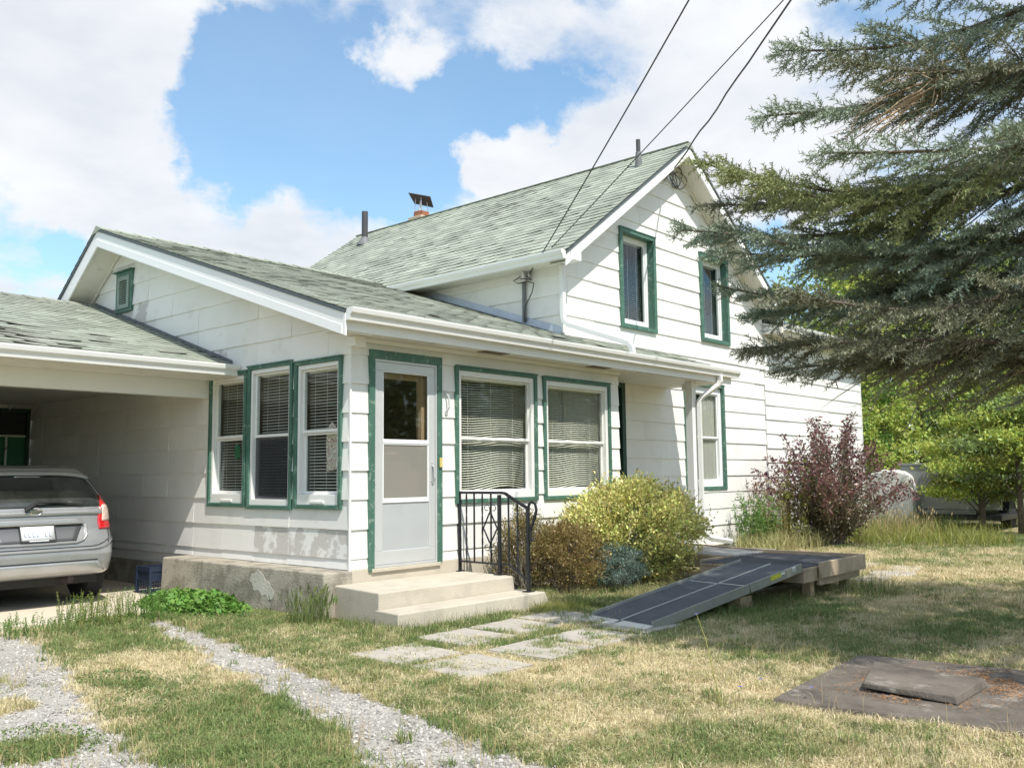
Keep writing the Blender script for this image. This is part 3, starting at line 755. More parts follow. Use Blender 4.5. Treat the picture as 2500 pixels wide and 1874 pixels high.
def gutter(T, u0, u1, n0, z1, w=.115, h=.115, name='gutter', parent=None):
    """K profile, T(u,n,z); back at n0"""
    prof = [(0, 0), (0, -h), (w * .62, -h), (w * .70, -h * .62), (w * .92, -h * .42), (w, -h * .12), (w, 0), (w - .012, 0), (w - .014, -.006),
            (w - .012, -h * .1), (w * .88, -h * .38), (w * .66, -h * .57), (w * .57, -h + .006), (.006, -h + .006), (.006, 0)]
    mb = MB(T); n = len(prof)
    vs = [(u0, n0 + p[0], z1 + p[1]) for p in prof] + [(u1, n0 + p[0], z1 + p[1]) for p in prof]
    mb.add(vs, [(i, (i + 1) % n, n + (i + 1) % n, n + i) for i in range(n)])
    for u, d in ((u0, .003), (u1, -.003)):
        q = prof[:7]; mb.prism([(u, n0 + p[0], z1 + p[1]) for p in q], [(u - d, n0 + p[0], z1 + p[1]) for p in q])
    for k in range(1, int((u1 - u0) / 1.6) + 1):
        u = u0 + k * 1.6
        if u < u1 - .2: mb.box(u, u + .02, n0 + .004, n0 + w - .001, z1 - .004, z1 + .001)
    return mb.build(name, M_GUTTER, parent)
gutter(TF, -.335, 6.97, .3275, 2.788, parent=porch_roof)

# --- tall roof
zq = lambda x: RZ - pitch * abs(x - RX)
y0r, y1r = .45, 8.85; xe = 3.93; xr = 10.45
mb = MB(); slab(mb, [(xe, y0r, zq(xe)), (RX, y0r, RZ), (RX, y1r, RZ), (xe, y1r, zq(xe))], .04)
main_roof = mb.build('roof', M_UNDER, house); main_roof['label'] = 'steep green grey shingled roof of the tall part, slope towards the carport'
mb = MB(); slab(mb, [(RX + .001, y0r, RZ), (xr, y0r, zq(xr)), (xr, y1r, zq(xr)), (RX + .001, y1r, RZ)], .04)
main_roof_b = mb.build('roof', M_UNDER, house)
R2 = Roof((xe - .02, y0r - .012, zq(xe - .02) + .002), (0, 1, 0), (1, 0, pitch))
R2b = Roof((xr + .02, y0r - .012, zq(xr + .02) + .002), (0, 1, 0), (-1, 0, pitch))
def st2(c, v):
    t = vnoise(np.array([c * .9]), np.array([v * 1.5]), 9)[0]
    return 'curled' if t + RND.random() * .2 > .9 else ('midm' if t > .45 else 'flatm')
LS = (RX - xe) * math.sqrt(1 + pitch ** 2)
main_tabs = lay_shingles(R2, 0, 8.42, LS, lambda p, c, v: p.x < RX - .03, st2, expo=.140)
for t in main_tabs: t.append(main_roof)
main_tabs_b = lay_shingles(R2b, 0, 8.42, LS, lambda p, c, v: p.x > RX + .03, lambda c, v: 'flat', expo=.140)
for t in main_tabs_b: t.append(main_roof_b); t[0] += 50
mb = MB(); y = y0r - .015
while y < y1r - .05:
    y2 = min(y + .30, y1r); h = .014 + RND.uniform(0, .006); d = .12; zz = d * pitch
    mb.prism([(RX - d, y, RZ - zz + .012), (RX, y, RZ + .012), (RX + d, y, RZ - zz + .012), (RX + d, y2, RZ - zz + .006), (RX, y2, RZ + .006), (RX - d, y2, RZ - zz + .006)],
             [(RX - d, y, RZ - zz + .012 + h), (RX, y, RZ + .012 + h), (RX + d, y, RZ - zz + .012 + h), (RX + d, y2, RZ - zz + .014), (RX, y2, RZ + .014), (RX - d, y2, RZ - zz + .014)])
    y += .25
mb.build('ridge_cap', M_SHINGLE, main_roof)
put_shingles(porch_tabs + back_tabs + main_tabs + main_tabs_b, 300)
def rakeG(mb, ya, yb_, pts, depth):
    for (x0, z0), (x1, z1) in zip(pts, pts[1:]):
        mb.prism([(x0, ya, z0 - depth), (x1, ya, z1 - depth), (x1, ya, z1), (x0, ya, z0)], [(x0, yb_, z0 - depth), (x1, yb_, z1 - depth), (x1, yb_, z1), (x0, yb_, z0)])
mb = MB(); rakeG(mb, .452, .478, [(xe - .005, zq(xe) - .045), (RX, RZ - .041)], .16); mb.build('rake_board', M_TRIM, main_roof, bevel=.003)
mb = MB(); rakeG(mb, .452, .478, [(RX + .001, RZ - .041), (xr + .005, zq(xr) - .045)], .16); mb.build('rake_board', M_TRIM, main_roof_b, bevel=.003)
for mr_, pts in ((main_roof, [(xe - .015, zq(xe) - .012), (RX, RZ - .003)]), (main_roof_b, [(RX, RZ - .003), (xr + .015, zq(xr) - .012)])):
    mb = MB(); rakeG(mb, .436, .4505, pts, .032); mb.build('drip_edge', M_DRIP, mr_)
mb = MB(); rakeG(mb, .4785, .783, [(xe + .02, zq(xe + .02) - .16), (RX, RZ - .16)], .012); mb.build('soffit', M_SOFFIT, main_roof)
mb = MB(); rakeG(mb, .4785, .783, [(RX + .001, RZ - .16), (xr - .02, zq(xr - .02) - .16)], .012); mb.build('soffit', M_SOFFIT, main_roof_b)
mb = MB(); rakeG(mb, .765, .782, [(RX + .001, RZ - .173), (10.2, zq(10.2) - .173)], .06); mb.build('frieze', M_SOFFIT, main_roof_b)
# boxed eave return at the near left corner and the eave fascia, soffit, gutter
mb = MB(); mb.prism([(xe, .4525, 4.130), (4.255, .4525, 4.130), (4.255, .4525, 4.30), (xe, .4525, 4.115 + .07)], [(xe, .782, 4.130), (4.255, .782, 4.130), (4.255, .782, 4.30), (xe, .782, 4.115 + .07)])
mb.build('eave_return', M_TRIM, main_roof, bevel=.002)
mb = MB(); mb.box(xe + .001, xe + .022, .784, 4.4, 4.118, 4.225); mb.build('fascia', M_TRIM, main_roof)
mb = MB(); mb.box(xe + .023, SX - .002, .784, 4.4, 4.125, 4.137); mb.build('soffit', M_SOFFIT, main_roof)
mb = MB(); mb.box(xr - .022, xr - .001, .784, 8.8, 4.118, 4.215); mb.box(10.24, xr - .023, .784, 8.8, 4.125, 4.137); mb.build('fascia', M_TRIM, main_roof_b)
TM = lambda u, n, z: (xe - n, u, z)
gutter(TM, .455, 4.05, .0, 4.225, parent=main_roof)
# flashing where the wing roof meets the side wall
mb = MB(); mb.prism([(SX - .03, .80, zp(.8) + .018), (SX - .03, 4.4, zp(4.4) + .018), (SX - .0185, 4.4, zp(4.4) + .12), (SX - .0185, .80, zp(.8) + .12)],
                    [(SX - .033, .80, zp(.8) + .018), (SX - .033, 4.4, zp(4.4) + .018), (SX - .0215, 4.4, zp(4.4) + .12), (SX - .0215, .80, zp(.8) + .12)])
M_FLASH = mat('flashing', (.50, .54, .60), .4, metal=.4, var=.1); mb.build('flashing', M_FLASH, side_wall)
mb = MB(); mb.box(4.27, 6.7, GY - .034, GY - .0175, zp(.8) + .008, zp(.8) + .045); mb.build('flashing', M_SASH, gable_wall)

# --- pipes and chimney
def zslope(x): return zq(x)
mb = MB(); mb.tube([(6.70, 1.10, 6.12), (6.70, 1.10, 6.66)], .036, 16); tag(mb.build('vent_pipe', M_PIPE, smooth=False), 'black vent pipe on the tall roof near the front gable', 'vent pipe')
vp = SC.objects['vent_pipe']
mb = MB(); mb.tube([(6.70, 1.10, 6.17), (6.70, 1.10, 6.45)], [.065, .045], 16); mb.build('pipe_boot', M_LEAD, vp)
mb = MB(); mb.tube([(6.63, 7.9, 6.05), (6.63, 7.9, 6.83)], .065, 16); vp2 = tag(mb.build('vent_pipe', M_PIPE), 'black vent pipe at the far end of the tall roof left of the chimney', 'vent pipe')
mb = MB(); mb.tube([(6.63, 7.9, 6.10), (6.63, 7.9, 6.28)], [.17, .07], 16); mb.build('pipe_boot', M_LEAD, vp2)
WIRE_A = ((-7.43, -16.0, 10.8), .5)
WIRE_B = ((.09, -16.1, 12.7), .2)
WIRE_C = ((-7.4, -16.2, 10.4), .5)
# ---- chimney (house part) with its tilted sheet metal cap
cx_, cy_ = 7.55, 7.15
mb = MB(); mb.box(cx_ - .15, cx_ + .15, cy_ - .15, cy_ + .15, 6.0, 6.66)
ch = mb.build('chimney', M_CAPSTONE, main_roof)
mb = MB(); mb.box(cx_ - .20, cx_ + .20, cy_ - .20, cy_ + .20, 6.661, 6.74); mb.build('chimney_crown', M_CAPSTONE, main_roof, bevel=.012)
mb = MB()
for k in range(3):
    z = 6.741 + k * .045
    for s in (-1, 1):
        mb.box(cx_ - .105, cx_ - .003, cy_ + s * .105 - .02, cy_ + s * .105 + .02, z, z + .038); mb.box(cx_ + .003, cx_ + .105, cy_ + s * .105 - .02, cy_ + s * .105 + .02, z, z + .038)
        mb.box(cx_ + s * .105 - .02, cx_ + s * .105 + .02, cy_ - .08, cy_ + .08, z, z + .038)
mb.build('chimney_bricks', M_BRICK, main_roof)
mb = MB()
for sx in (-1, 1):
    for sy in (-1, 1): mb.tube([(cx_ + sx * .10, cy_ + sy * .10, 6.85), (cx_ + sx * .085, cy_ + sy * .085, 7.14 - sx * .03)], .007, 6)
mb.tube([(cx_ - .10, cy_ - .02, 6.84), (cx_ - .03, cy_ - .03, 7.13)], .018, 6)
mb.build('cap_leg', M_STEEL, main_roof)
mb = MB(); mb.prism([(cx_ - .28, cy_ + .10, 7.24), (cx_ - .02, cy_ - .30, 7.13), (cx_ + .26, cy_ - .10, 7.00), (cx_ + .06, cy_ + .28, 7.12)],
                    [(cx_ - .28, cy_ + .10, 7.252), (cx_ - .02, cy_ - .30, 7.142), (cx_ + .26, cy_ - .10, 7.012), (cx_ + .06, cy_ + .28, 7.132)])
mb.build('chimney_cap', M_RUST, main_roof)

# ================================================================ low extension on the right
E0, E1 = 10.245, 14.88
ext_planes = []
ext_wall = backing('wall', TG, E0, E1, 0, 3.93, [])
EZ = [.12, .40, .665, .93, 1.195, 1.46, 1.725, 1.99, 2.255, 2.52, 2.785, 3.05, 3.315, 3.58, 3.93]
TG2 = lambda u, n, z: (u, GY - .012 - n, z)
siding(ext_wall, TG2, E0 + .003, E1, EZ, [], off=.2)
mb = MB(); mb.box(E1 - .1, E1, GY + .101, 8.8, 0, 3.93); mb.build('wall', M_SIDING, house)
mb = MB(); mb.box(E1 - .005, E1 + .025, GY - .05, GY + .06, .1, 3.9); mb.build('corner_board', M_GUTTER, house)
mb = MB(); slab(mb, [(10.3, .40, 3.985), (15.15, .40, 3.985), (15.15, 4.8, 5.3), (10.3, 4.8, 5.3)], .05); slab(mb, [(10.3, 4.801, 5.3), (15.15, 4.801, 5.3), (15.15, 9.0, 3.985), (10.3, 9.0, 3.985)], .05)
er = mb.build('roof', M_UNDER, house)
R3 = Roof((10.3, .38, 3.99), (1, 0, 0), (0, 4.4, 1.315))
put_shingles([t + [er] for t in lay_shingles(R3, 0, 4.86, 4.5, lambda p, c, v: True, lambda c, v: 'flat')], 0)
mb = MB(); mb.box(10.24, 15.15, .402, .424, 3.82, 3.93); mb.box(10.24, 15.15, .425, .785, 3.83, 3.842); mb.build('fascia', M_SOFFIT, er)
mb = MB(); mb.prism([(E1 - .05, .8, 3.9), (E1 - .05, 9, 3.9), (E1 - .05, 4.8, 5.2)], [(E1, .8, 3.9), (E1, 9, 3.9), (E1, 4.8, 5.2)]); mb.build('wall', M_SIDING, house)
mb = MB(); mb.prism([(10.27, .43, 3.83), (10.27, 4.8, 3.83), (10.27, 4.8, 5.24), (10.27, .43, 3.94)], [(10.30, .43, 3.83), (10.30, 4.8, 3.83), (10.30, 4.8, 5.24), (10.30, .43, 3.94)]); mb.build('end_board', M_TRIM, er)
gutter(lambda u, n, z: (u, .40 - n, z), 10.3, 15.2, .0, 3.98, parent=er)

# porch post, ceiling lamp, downspouts
mb = MB(); mb.box(6.10, 6.215, -.10, .015, .34, 2.598)
post = mb.build('porch_post', M_TRIM, house, bevel=.004)
mb = MB(); mb.tube([(6.55, .25, 2.595), (6.55, .25, 2.52), (6.55, .25, 2.49)], [.075, .075, .04], 16); mb.build('porch_lamp', M_VINYL, house, smooth=False)
def downspout(pts, w=.032, name='downspout'):
    mb = MB(); mb.tube(pts, w, square=True)
    return mb.build(name, M_GUTTER, house, bevel=.006)
downspout([(4.20, .74, 4.12), (4.205, .745, 3.42), (4.205, .72, 3.34), (4.205, .66, 3.29), (4.20, .30, 3.155), (4.19, -.22, 2.97), (4.19, -.32, 2.93), (4.19, -.37, 2.87), (4.19, -.38, 2.78)])
downspout([(6.42, -.385, 2.69), (6.42, -.385, 2.60), (6.40, -.36, 2.54), (6.24, -.18, 2.37), (6.21, -.150, 2.31), (6.205, -.150, 2.24), (6.205, -.150, .50), (6.215, -.165, .42), (6.27, -.22, .36), (6.55, -.42, .30)], w=.030)

# ---- service mast and its loops of cable on the side wall
mb = MB(); mb.tube([(SX - .05, 1.44, 3.42), (SX - .05, 1.44, 4.02)], .028, 10); mast = tag(mb.build('service_mast', M_LEAD), 'grey service mast with a cable loop on the side wall under the gutter', 'service mast')
mb = MB(); mb.tube([(SX - .05, 1.44, 3.99), (SX - .07, 1.40, 4.07), (SX - .12, 1.40, 4.10), (SX - .10, 1.40, 4.03)], .035, 8); mb.tube([(SX - .05, 1.30, 4.08), (SX - .05, 1.52, 4.08)], .012, 6); mb.tube([(SX - .06, 1.34, 4.02), (SX - .06, 1.34, 4.13)], .018, 8); mb.build('insulator', M_STEEL, mast)
def loop(cx, cy, cz, ry, rz, n=18, x0=0, a0=0, a1=6.28, wob=.0):
    return [(cx + wob * math.sin(3 * t), cy + ry * math.cos(t), cz + rz * math.sin(t)) for t in [a0 + (a1 - a0) * i / n for i in range(n + 1)]]
mb = MB(); mb.tube([(SX - .07, 1.50, 4.06), (SX - .09, 1.60, 4.02), (SX - .09, 1.52, 3.97), (SX - .09, 1.32, 3.97), (SX - .09, 1.22, 3.93), (SX - .09, 1.26, 3.80), (SX - .085, 1.38, 3.64), (SX - .08, 1.41, 3.5), (SX - .06, 1.42, 3.43)], .008, 6)
mb.tube([(SX - .07, 1.36, 4.06), (SX - .10, 1.29, 4.0), (SX - .10, 1.24, 3.98), (SX - .10, 1.33, 4.0), (SX - .10, 1.46, 4.03)], .006, 6)
mb.build('cable_loop', M_WIRE, mast, smooth=True)
def wire(a, b, sag, r, label, wav=0.0):
    a = Vector(a); b = Vector(b); pts = []
    for i in range(49):
        t = (i / 48) ** 1.3; p = a.lerp(b, t); p.z -= sag * 4 * t * (1 - t)
        if wav: p.x += wav * math.sin(i * 1.9); p.z += wav * math.sin(i * 1.3 + 1)
        pts.append(p)
    mb = MB(); mb.tube(pts, r, 6)
    return tag(mb.build('overhead_wire', M_WIRE, smooth=True), label, 'cable', 'overhead service wires')
wire((SX - .05, 1.34, 4.08), WIRE_A[0], WIRE_A[1], .0085, 'overhead wire to the mast, the left one crossing the roof')
wire((SX - .05, 1.38, 4.10), WIRE_B[0], WIRE_B[1], .0065, 'thin overhead wire to the mast passing in front of the roof vent pipe')
wire((6.95, GY - .10, 6.02), WIRE_C[0], WIRE_C[1], .0125, 'thick twisted overhead cable running up from the gable vent', wav=.012)
mb = MB()
for k, (dy, rz, ry) in enumerate(((0, .17, .15), (.10, .14, .17), (-.05, .12, .11))):
    mb.tube([(7.28 + dy + ry * math.cos(t), GY - .05 - .03 * math.sin(t * 2 + k), 6.10 + rz * math.sin(t) - .03 * k) for t in [i * 6.1 / 22 for i in range(23)]], .0065, 6)
mb.tube([(6.95, GY - .10, 6.02), (7.05, GY - .07, 6.02), (7.22, GY - .05, 5.93), (7.26, GY - .05, 5.90)], .012, 6)
cl = tag(mb.build('cable_coil', M_WIRE, smooth=True), 'coiled black cable hung beside the vent in the tall gable', 'cable')
mb = MB(); mb.box(6.90, 6.98, GY - .10, GY - .017, 5.98, 6.01); mb.tube([(6.93, GY - .10, 5.96), (6.93, GY - .10, 6.06)], .022, 8); mb.build('bracket', M_STEEL, cl)

# ================================================================ CARPORT
carport = empty('carport', (-1.7, 4.7, 0), 'white carport with mossy shingle roof attached to the left gable wall', 'carport')
cE, cR = 1.93, 5.45; zE, zR = 2.475, 3.60; cs = (zR - zE) / (cR - cE); xl = -4.2
mb = MB(); slab(mb, [(xl, cE, zE), (-.024, cE, zE), (-.024, cR, zR), (xl, cR, zR)], .04)
croof = mb.build('roof', M_UNDER, carport)
mb = MB(); slab(mb, [(xl, cR + .001, zR), (-.37, cR + .001, zR), (-.37, 8.3, zR - cs * 2.85), (xl, 8.3, zR - cs * 2.85)], .04); mb.build('roof', M_UNDER, carport)
RC = Roof((xl, cE - .02, zE - .004), (1, 0, 0), (0, 1, cs))
def stc(c, v):
    t = vnoise(np.array([c * 1.6]), np.array([v * 1.6]), 21)[0]
    return 'curled' if t + max(0, 1 - v / 1.8) * .35 + RND.random() * .3 > .98 else 'mid'
ct = [t + [croof] for t in lay_shingles(RC, 0, 4.165, 3.72, lambda p, c, v: p.y < cR - .02, stc, expo=.135)]
put_shingles(ct, 300)
mb = MB(); x = xl
while x < -.03:
    x2 = min(x + .29, -.026); d = .13
    mb.prism([(x, cR - d, zR - d * cs + .012), (x2, cR - d, zR - d * cs + .008), (x2, cR, zR + .012), (x2, cR + d, zR - d * cs + .008), (x, cR + d, zR - d * cs + .012), (x, cR, zR + .02)],
             [(x, cR - d, zR - d * cs + .026), (x2, cR - d, zR - d * cs + .018), (x2, cR, zR + .022), (x2, cR + d, zR - d * cs + .018), (x, cR + d, zR - d * cs + .026), (x, cR, zR + .034)]); x += .25
mb.build('ridge_cap', M_SHINGLE_W, croof)
gutter(lambda u, n, z: (u, cE + .03 - n, z), xl, -.022, .0, 2.486, w=.11, parent=carport)
mb = MB(); mb.box(xl, -.022, cE + .031, cE + .055, 2.36, 2.465); mb.box(xl, -.022, cE + .056, 2.478, 2.362, 2.374); mb.build('eave_box', M_SOFFIT, carport)
mb = MB(); mb.box(xl + .1, -.022, 2.48, 2.60, 2.170, 2.40); mb.build('beam', M_TRIM, carport, bevel=.004)
mb = MB(); mb.box(xl + .1, -.022, 2.601, 7.6, 2.375, 2.387); mb.build('ceiling', M_SOFFIT, carport)
mb = MB(); mb.box(xl + .1, -3.98, 2.48, 2.60, 0, 2.169); mb.build('post', M_TRIM, carport)
mb = MB(); mb.box(xl + .1, -4.0, 2.61, 7.6, 0, 2.374); mb.build('wall', M_SIDING, carport)
mb = MB()
for a in cells(-3.99, -.022, 0, 2.374, [(-.62, -.06, .9, 2.3)]): mb.box(a[0], a[1], 7.45, 7.55, a[2], a[3])
bw = mb.build('wall', M_SIDING, carport)
TB = lambda u, n, z: (u, 7.45 - n, z)
mb = MB(TB); ring(mb, -.64, -.04, .88, 2.32, .05, -.03, .03); bwin = mb.build('window', M_GREENDK, carport); bwin['label'] = 'dark window with a green lower pane in the back wall'
mb = MB(TB); mb.box(-.59, -.09, -.02, -.01, 1.93, 2.27); mb.build('pane', M_UNDER, bwin)
M_GRPANE = mat('green_pane', (.02, .13, .06), .5, var=.3)
mb = MB(TB); mb.box(-.59, -.09, -.02, -.01, .93, 1.91); mb.build('pane', M_GRPANE, bwin)
mb = MB(TB); mb.box(-.59, -.09, -.008, .012, 1.908, 1.932); mb.box(-.36, -.335, -.009, .004, .93, 1.905); mb.build('mullion', M_SASH, bwin)
# flashing strip of the carport roof on the gable wall
mb = MB(); mb.prism([(-.0185, cE + .1, zE + cs * .1 + .005), (-.0185, cR, zR + .005), (-.0185, cR, zR + .05), (-.0185, cE + .1, zE + cs * .1 + .05)],
                    [(-.024, cE + .1, zE + cs * .1 + .005), (-.024, cR, zR + .005), (-.024, cR, zR + .05), (-.024, cE + .1, zE + cs * .1 + .05)]); mb.build('flashing', M_LEAD, carport)

# concrete ledge and steps
mb = MB(); mb.prism([(-.335, -.055, 0), (-.002, -.055, 0), (-.002, 2.86, 0), (-.345, 2.86, 0)], [(-.325, -.05, .418), (-.002, -.055, .410), (-.002, 2.86, .420), (-.330, 2.85, .418)])
ledge = tag(mb.build('concrete_ledge', M_CONC_OLD, bevel=.018, segs=3), 'rough grey concrete ledge along the foot of the left wall', 'ledge')
mb = MB(); rp = [(.60, .20), (.63, .13), (.70, .12), (.74, .17), (.80, .15), (.87, .20), (.95, .19), (.98, .26), (1.03, .28), (1.0, .34), (.93, .36), (.90, .395), (.84, .37), (.80, .35), (.75, .30), (.70, .29), (.66, .24)]
mb.prism([(-.320, y + .10, z) for y, z in rp], [(-.3292 - .027 * (.42 - z) , y + .10, z) for y, z in rp]); mb.build('mortar_patch', M_CONC_PATCH, ledge)
steps = empty('concrete_steps', (.6, -.5, 0), 'pale concrete landing with one lower step in front of the door', 'steps')
mb = MB(); mb.prism([(-.27, -.74, 0), (1.46, -.76, 0), (1.47, -.024, 0), (-.20, -.024, 0), (-.20, -.056, 0), (-.24, -.056, 0)][:4], [(-.27, -.735, .292), (1.45, -.755, .286), (1.46, -.024, .29), (-.20, -.024, .300)])
mb.build('landing', M_CONC, steps, bevel=.014, segs=3)
mb = MB(); mb.prism([(-.29, -.70, 0), (-.34, -1.06, 0), (1.60, -1.10, 0), (1.62, -.50, 0), (1.475, -.50, 0), (1.475, -.763, 0), (-.265, -.743, 0)],
                    [(-.285, -.70, .150), (-.33, -1.05, .150), (1.52, -1.09, .150), (1.54, -.50, .150), (1.475, -.50, .150), (1.475, -.763, .150), (-.265, -.743, .150)])
mb.build('step', M_CONC, steps, bevel=.014, segs=3)

# ---- railing
rail = empty('railing', (1.42, -.5, .15), 'black wrought iron railing with scrolls and twisted bars beside the steps', 'railing')
rx = 1.42
for y, z0, z1 in ((-.022, .292, 1.10), (-.59, .29, 1.08), (-.965, .15, .955)):
    mb = MB(); mb.box(rx - .015, rx + .015, y - .015, y + .015, z0, z1); mb.box(rx - .05, rx + .05, y - .04, y + .04, z0, z0 + .008); mb.build('post', M_IRON, rail)
mb = MB(); mb.tube([(rx, .0, 1.10), (rx, -.3, 1.101), (rx, -.62, 1.101), (rx, -.67, 1.095), (rx, -.72, 1.067), (rx, -.955, .955)], .013, square=True); mb.build('top_rail', M_IRON, rail)
mb = MB(); mb.tube([(rx, -.965, .945), (rx, -.99, 1.0), (rx, -1.02, 1.012), (rx, -1.06, .995), (rx, -1.075, .94), (rx, -1.06, .88), (rx, -1.01, .77), (rx, -.995, .72), (rx, -1.0, .66), (rx, -1.015, .635)], .010, square=True); mb.build('rail_scroll', M_IRON, rail)
mb = MB(); mb.tube([(rx, -.022, .396), (rx, -.715, .392), (rx, -.955, .262)], .009, square=True); mb.build('bottom_rail', M_IRON, rail)
for y, tw in ((-.13, 1), (-.24, 0), (-.355, 1), (-.475, 0), (-.59, 1), (-.713, 0), (-.83, 1)):
    zt = 1.095 if y > -.68 else (1.065 if y > -.75 else 1.012); z0 = .393 if y > -.715 else .33
    mb = MB(); n = 44 if tw else 2
    if y == -.59: z0 = 1.09 - .68
    mb.tube([(rx, y, z0 + (zt - z0) * i / (n - 1)) for i in range(n)], .0068, square=True, twist=(.24 if tw else 0))
    if y != -.59: mb.build('baluster', M_IRON, rail)
mb = MB(); yc = -.475
for s in (-1, 1):
    mb.tube([(rx - .012, yc + s * .008, .90), (rx - .012, yc + s * .095, .745), (rx - .012, yc + s * .008, .60)], .006, square=True)
    for zc, d in ((.945, 1), (.555, -1)):
        pts = [(rx - .012, yc + s * .006, zc - d * .05)]
        for i in range(17):
            t = i / 16; a = math.pi - t * 5.2; r = .040 * (1 - .42 * t)
            pts.append((rx - .012, yc + s * (.046 + r * math.cos(a)), zc + d * r * math.sin(a)))
        mb.tube(pts, .0045, 6)
mb.build('scroll_panel', M_IRON, rail)
# yellow pot and low stone behind the railing
mb = MB(); mb.tube([(1.78, -.22, .02), (1.78, -.22, .08), (1.78, -.22, .19), (1.78, -.22, .20), (1.78, -.22, .20)], [.055, .065, .09, .095, .08], 18); tag(mb.build('flower_pot', M_CREAM), 'small yellow flower pot on the ground behind the railing', 'pot')

# ================================================================ DECK AND RAMP
deck = empty('wooden_deck', (4.3, -1.2, 0), 'low weathered wooden deck and boardwalk leading to the entry recess', 'deck')
bx0, bx1 = 4.02, 5.08
for i in range(7):
    x = bx0 + .003 + i * .152
    mb = MB(); mb.box(x, x + .146, -1.78 - RND.uniform(0, .01), .78, .325 + RND.uniform(-.002, .002), .352); mb.build('plank', M_WOODGR, deck, bevel=.003)
for i in range(8):
    y = -2.93 + i * .142
    mb = MB(); mb.box(3.26, 4.745, y, y + .136, .305, .3305); mb.build('plank', M_WOOD, deck, bevel=.003)
mb = MB(); mb.box(3.27, 4.715, -2.905, -1.80, .332, .3385); mb.build('rubber_mat', M_MAT, deck)
def board(x0, x1, y0, y1, z0, z1, m=M_WOOD, name='board', b=.004):
    mb = MB(); mb.box(x0, x1, y0, y1, z0, z1); return mb.build(name, m, deck, bevel=b)
board(3.60, 4.78, -2.975, -2.94, .215, .372); board(4.748, 4.785, -2.938, -1.70, .215, .372)
mb = MB(); mb.prism([(4.748, -1.699, .215), (5.085, -.62, .215), (5.12, -.62, .215), (4.786, -1.699, .215)], [(4.748, -1.699, .372), (5.085, -.62, .372), (5.12, -.62, .372), (4.786, -1.699, .372)]); mb.build('board', M_WOOD, deck, bevel=.004)
board(5.085, 5.12, -.619, .78, .215, .368)
board(3.975, 4.015, -1.70, .78, .20, .345); board(3.30, 3.972, -1.80, -1.765, .20, .36)
board(3.66, 4.72, -2.925, -2.89, .135, .213, name='joist'); board(3.27, 3.31, -2.93, -1.80, .19, .304, name='joist'); board(3.31, 3.66, -2.925, -2.89, .19, .304, name='joist'); board(3.60, 4.70, -1.84, -1.80, .12, .30, name='joist')
board(4.70, 4.742, -2.89, -1.78, .12, .30, name='joist'); board(4.25, 4.29, -2.89, -1.85, .12, .30, name='joist')
for x, y in ((3.52, -2.885), (4.66, -2.80), (4.62, -1.9), (3.66, -1.9), (4.05, -.6), (5.0, -.4)): board(x, x + .09, y, y + .09, -.02, .214 if y < -1 else .32, M_WOODLT, 'support_post')
mb = MB(); mb.tube([(3.2, -2.3, .07), (4.8, -2.55, .06)], .022, 8); mb.build('pipe', M_GREYTWIG, deck)

ramp = empty('wheelchair_ramp', (2.3, -2.3, 0), 'folding portable wheelchair ramp with dark grit surface leading up to the deck', 'ramp')
A0 = Vector((1.23, -1.865, .035)); A1 = Vector((3.36, -2.21, .355)); B0 = Vector((1.07, -2.60, .035)); B1 = Vector((3.26, -2.92, .355))
def rp_(s, t, n=0.0):
    """s along the ramp 0..1, t across 0 (far) .. 1 (near)"""
    a = A0.lerp(A1, s); b = B0.lerp(B1, s); p = a.lerp(b, t)
    nn = (A1 - A0).cross(B0 - A0).normalized(); nn = nn if nn.z > 0 else -nn
    return p + nn * n
def rbox(s0, s1, t0, t1, n0, n1, m, name, parent=None, bev=.0):
    mb = MB(); mb.prism([rp_(s0, t0, n0), rp_(s1, t0, n0), rp_(s1, t1, n0), rp_(s0, t1, n0)], [rp_(s0, t0, n1), rp_(s1, t0, n1), rp_(s1, t1, n1), rp_(s0, t1, n1)])
    return mb.build(name, m, parent or ramp, bevel=bev)
sm = .61
for s0, s1 in ((0.0, sm - .003), (sm + .003, 1.0)):
    for t0, t1 in ((.018, .496), (.504, .982)):
        pn = rbox(s0, s1, t0, t1, -.035, .0, M_RAMPALU, 'ramp_panel')
        rbox(s0 + .004, s1 - .004, t0 + .008, t1 - .008, .0005, .003, M_RAMPGRIT, 'grit_surface', pn)
    rbox(s0, s1, .0, .017, -.055, .030, M_RAMPALU, 'side_rail', bev=.003); rbox(s0, s1, .983, 1.0, -.055, .030, M_RAMPALU, 'side_rail', bev=.003)
    rbox(s0, s1, .497, .503, -.02, .009, M_RAMPLIP, 'hinge')
rbox(sm - .006, sm - .0005, .02, .49, .0035, .006, M_RAMPLIP, 'joint_strip'); rbox(sm + .0005, sm + .006, .51, .98, .0035, .006, M_RAMPLIP, 'joint_strip')
for t0, t1 in ((.0, .47), (.53, 1.0)):
    mb = MB(); p = [rp_(0, t0, -.002), rp_(0, t1, -.002)]; q = [Vector((v.x - .17, v.y + .02, .016)) for v in p]
    mb.prism([q[0] - Vector((0, 0, .006)), q[1] - Vector((0, 0, .006)), p[1] - Vector((0, 0, .006)), p[0] - Vector((0, 0, .006))], [q[0], q[1], p[1], p[0]]); mb.build('lip_plate', M_RAMPLIP, ramp)
rbox(.76, .835, 1.0005, 1.0015, -.020, .022, M_YELLOW, 'yellow_label'); rbox(.838, .865, 1.0005, 1.0012, -.005, .018, M_VINYL, 'label_strip'); rbox(.925, .950, 1.0005, 1.0014, -.02, .03, M_VINYL, 'white_sticker')
rbox(.927, .948, 1.0016, 1.0022, .0, .006, M_WIRE, 'print_line'); rbox(.927, .948, 1.0016, 1.0022, -.014, -.008, M_WIRE, 'print_line')
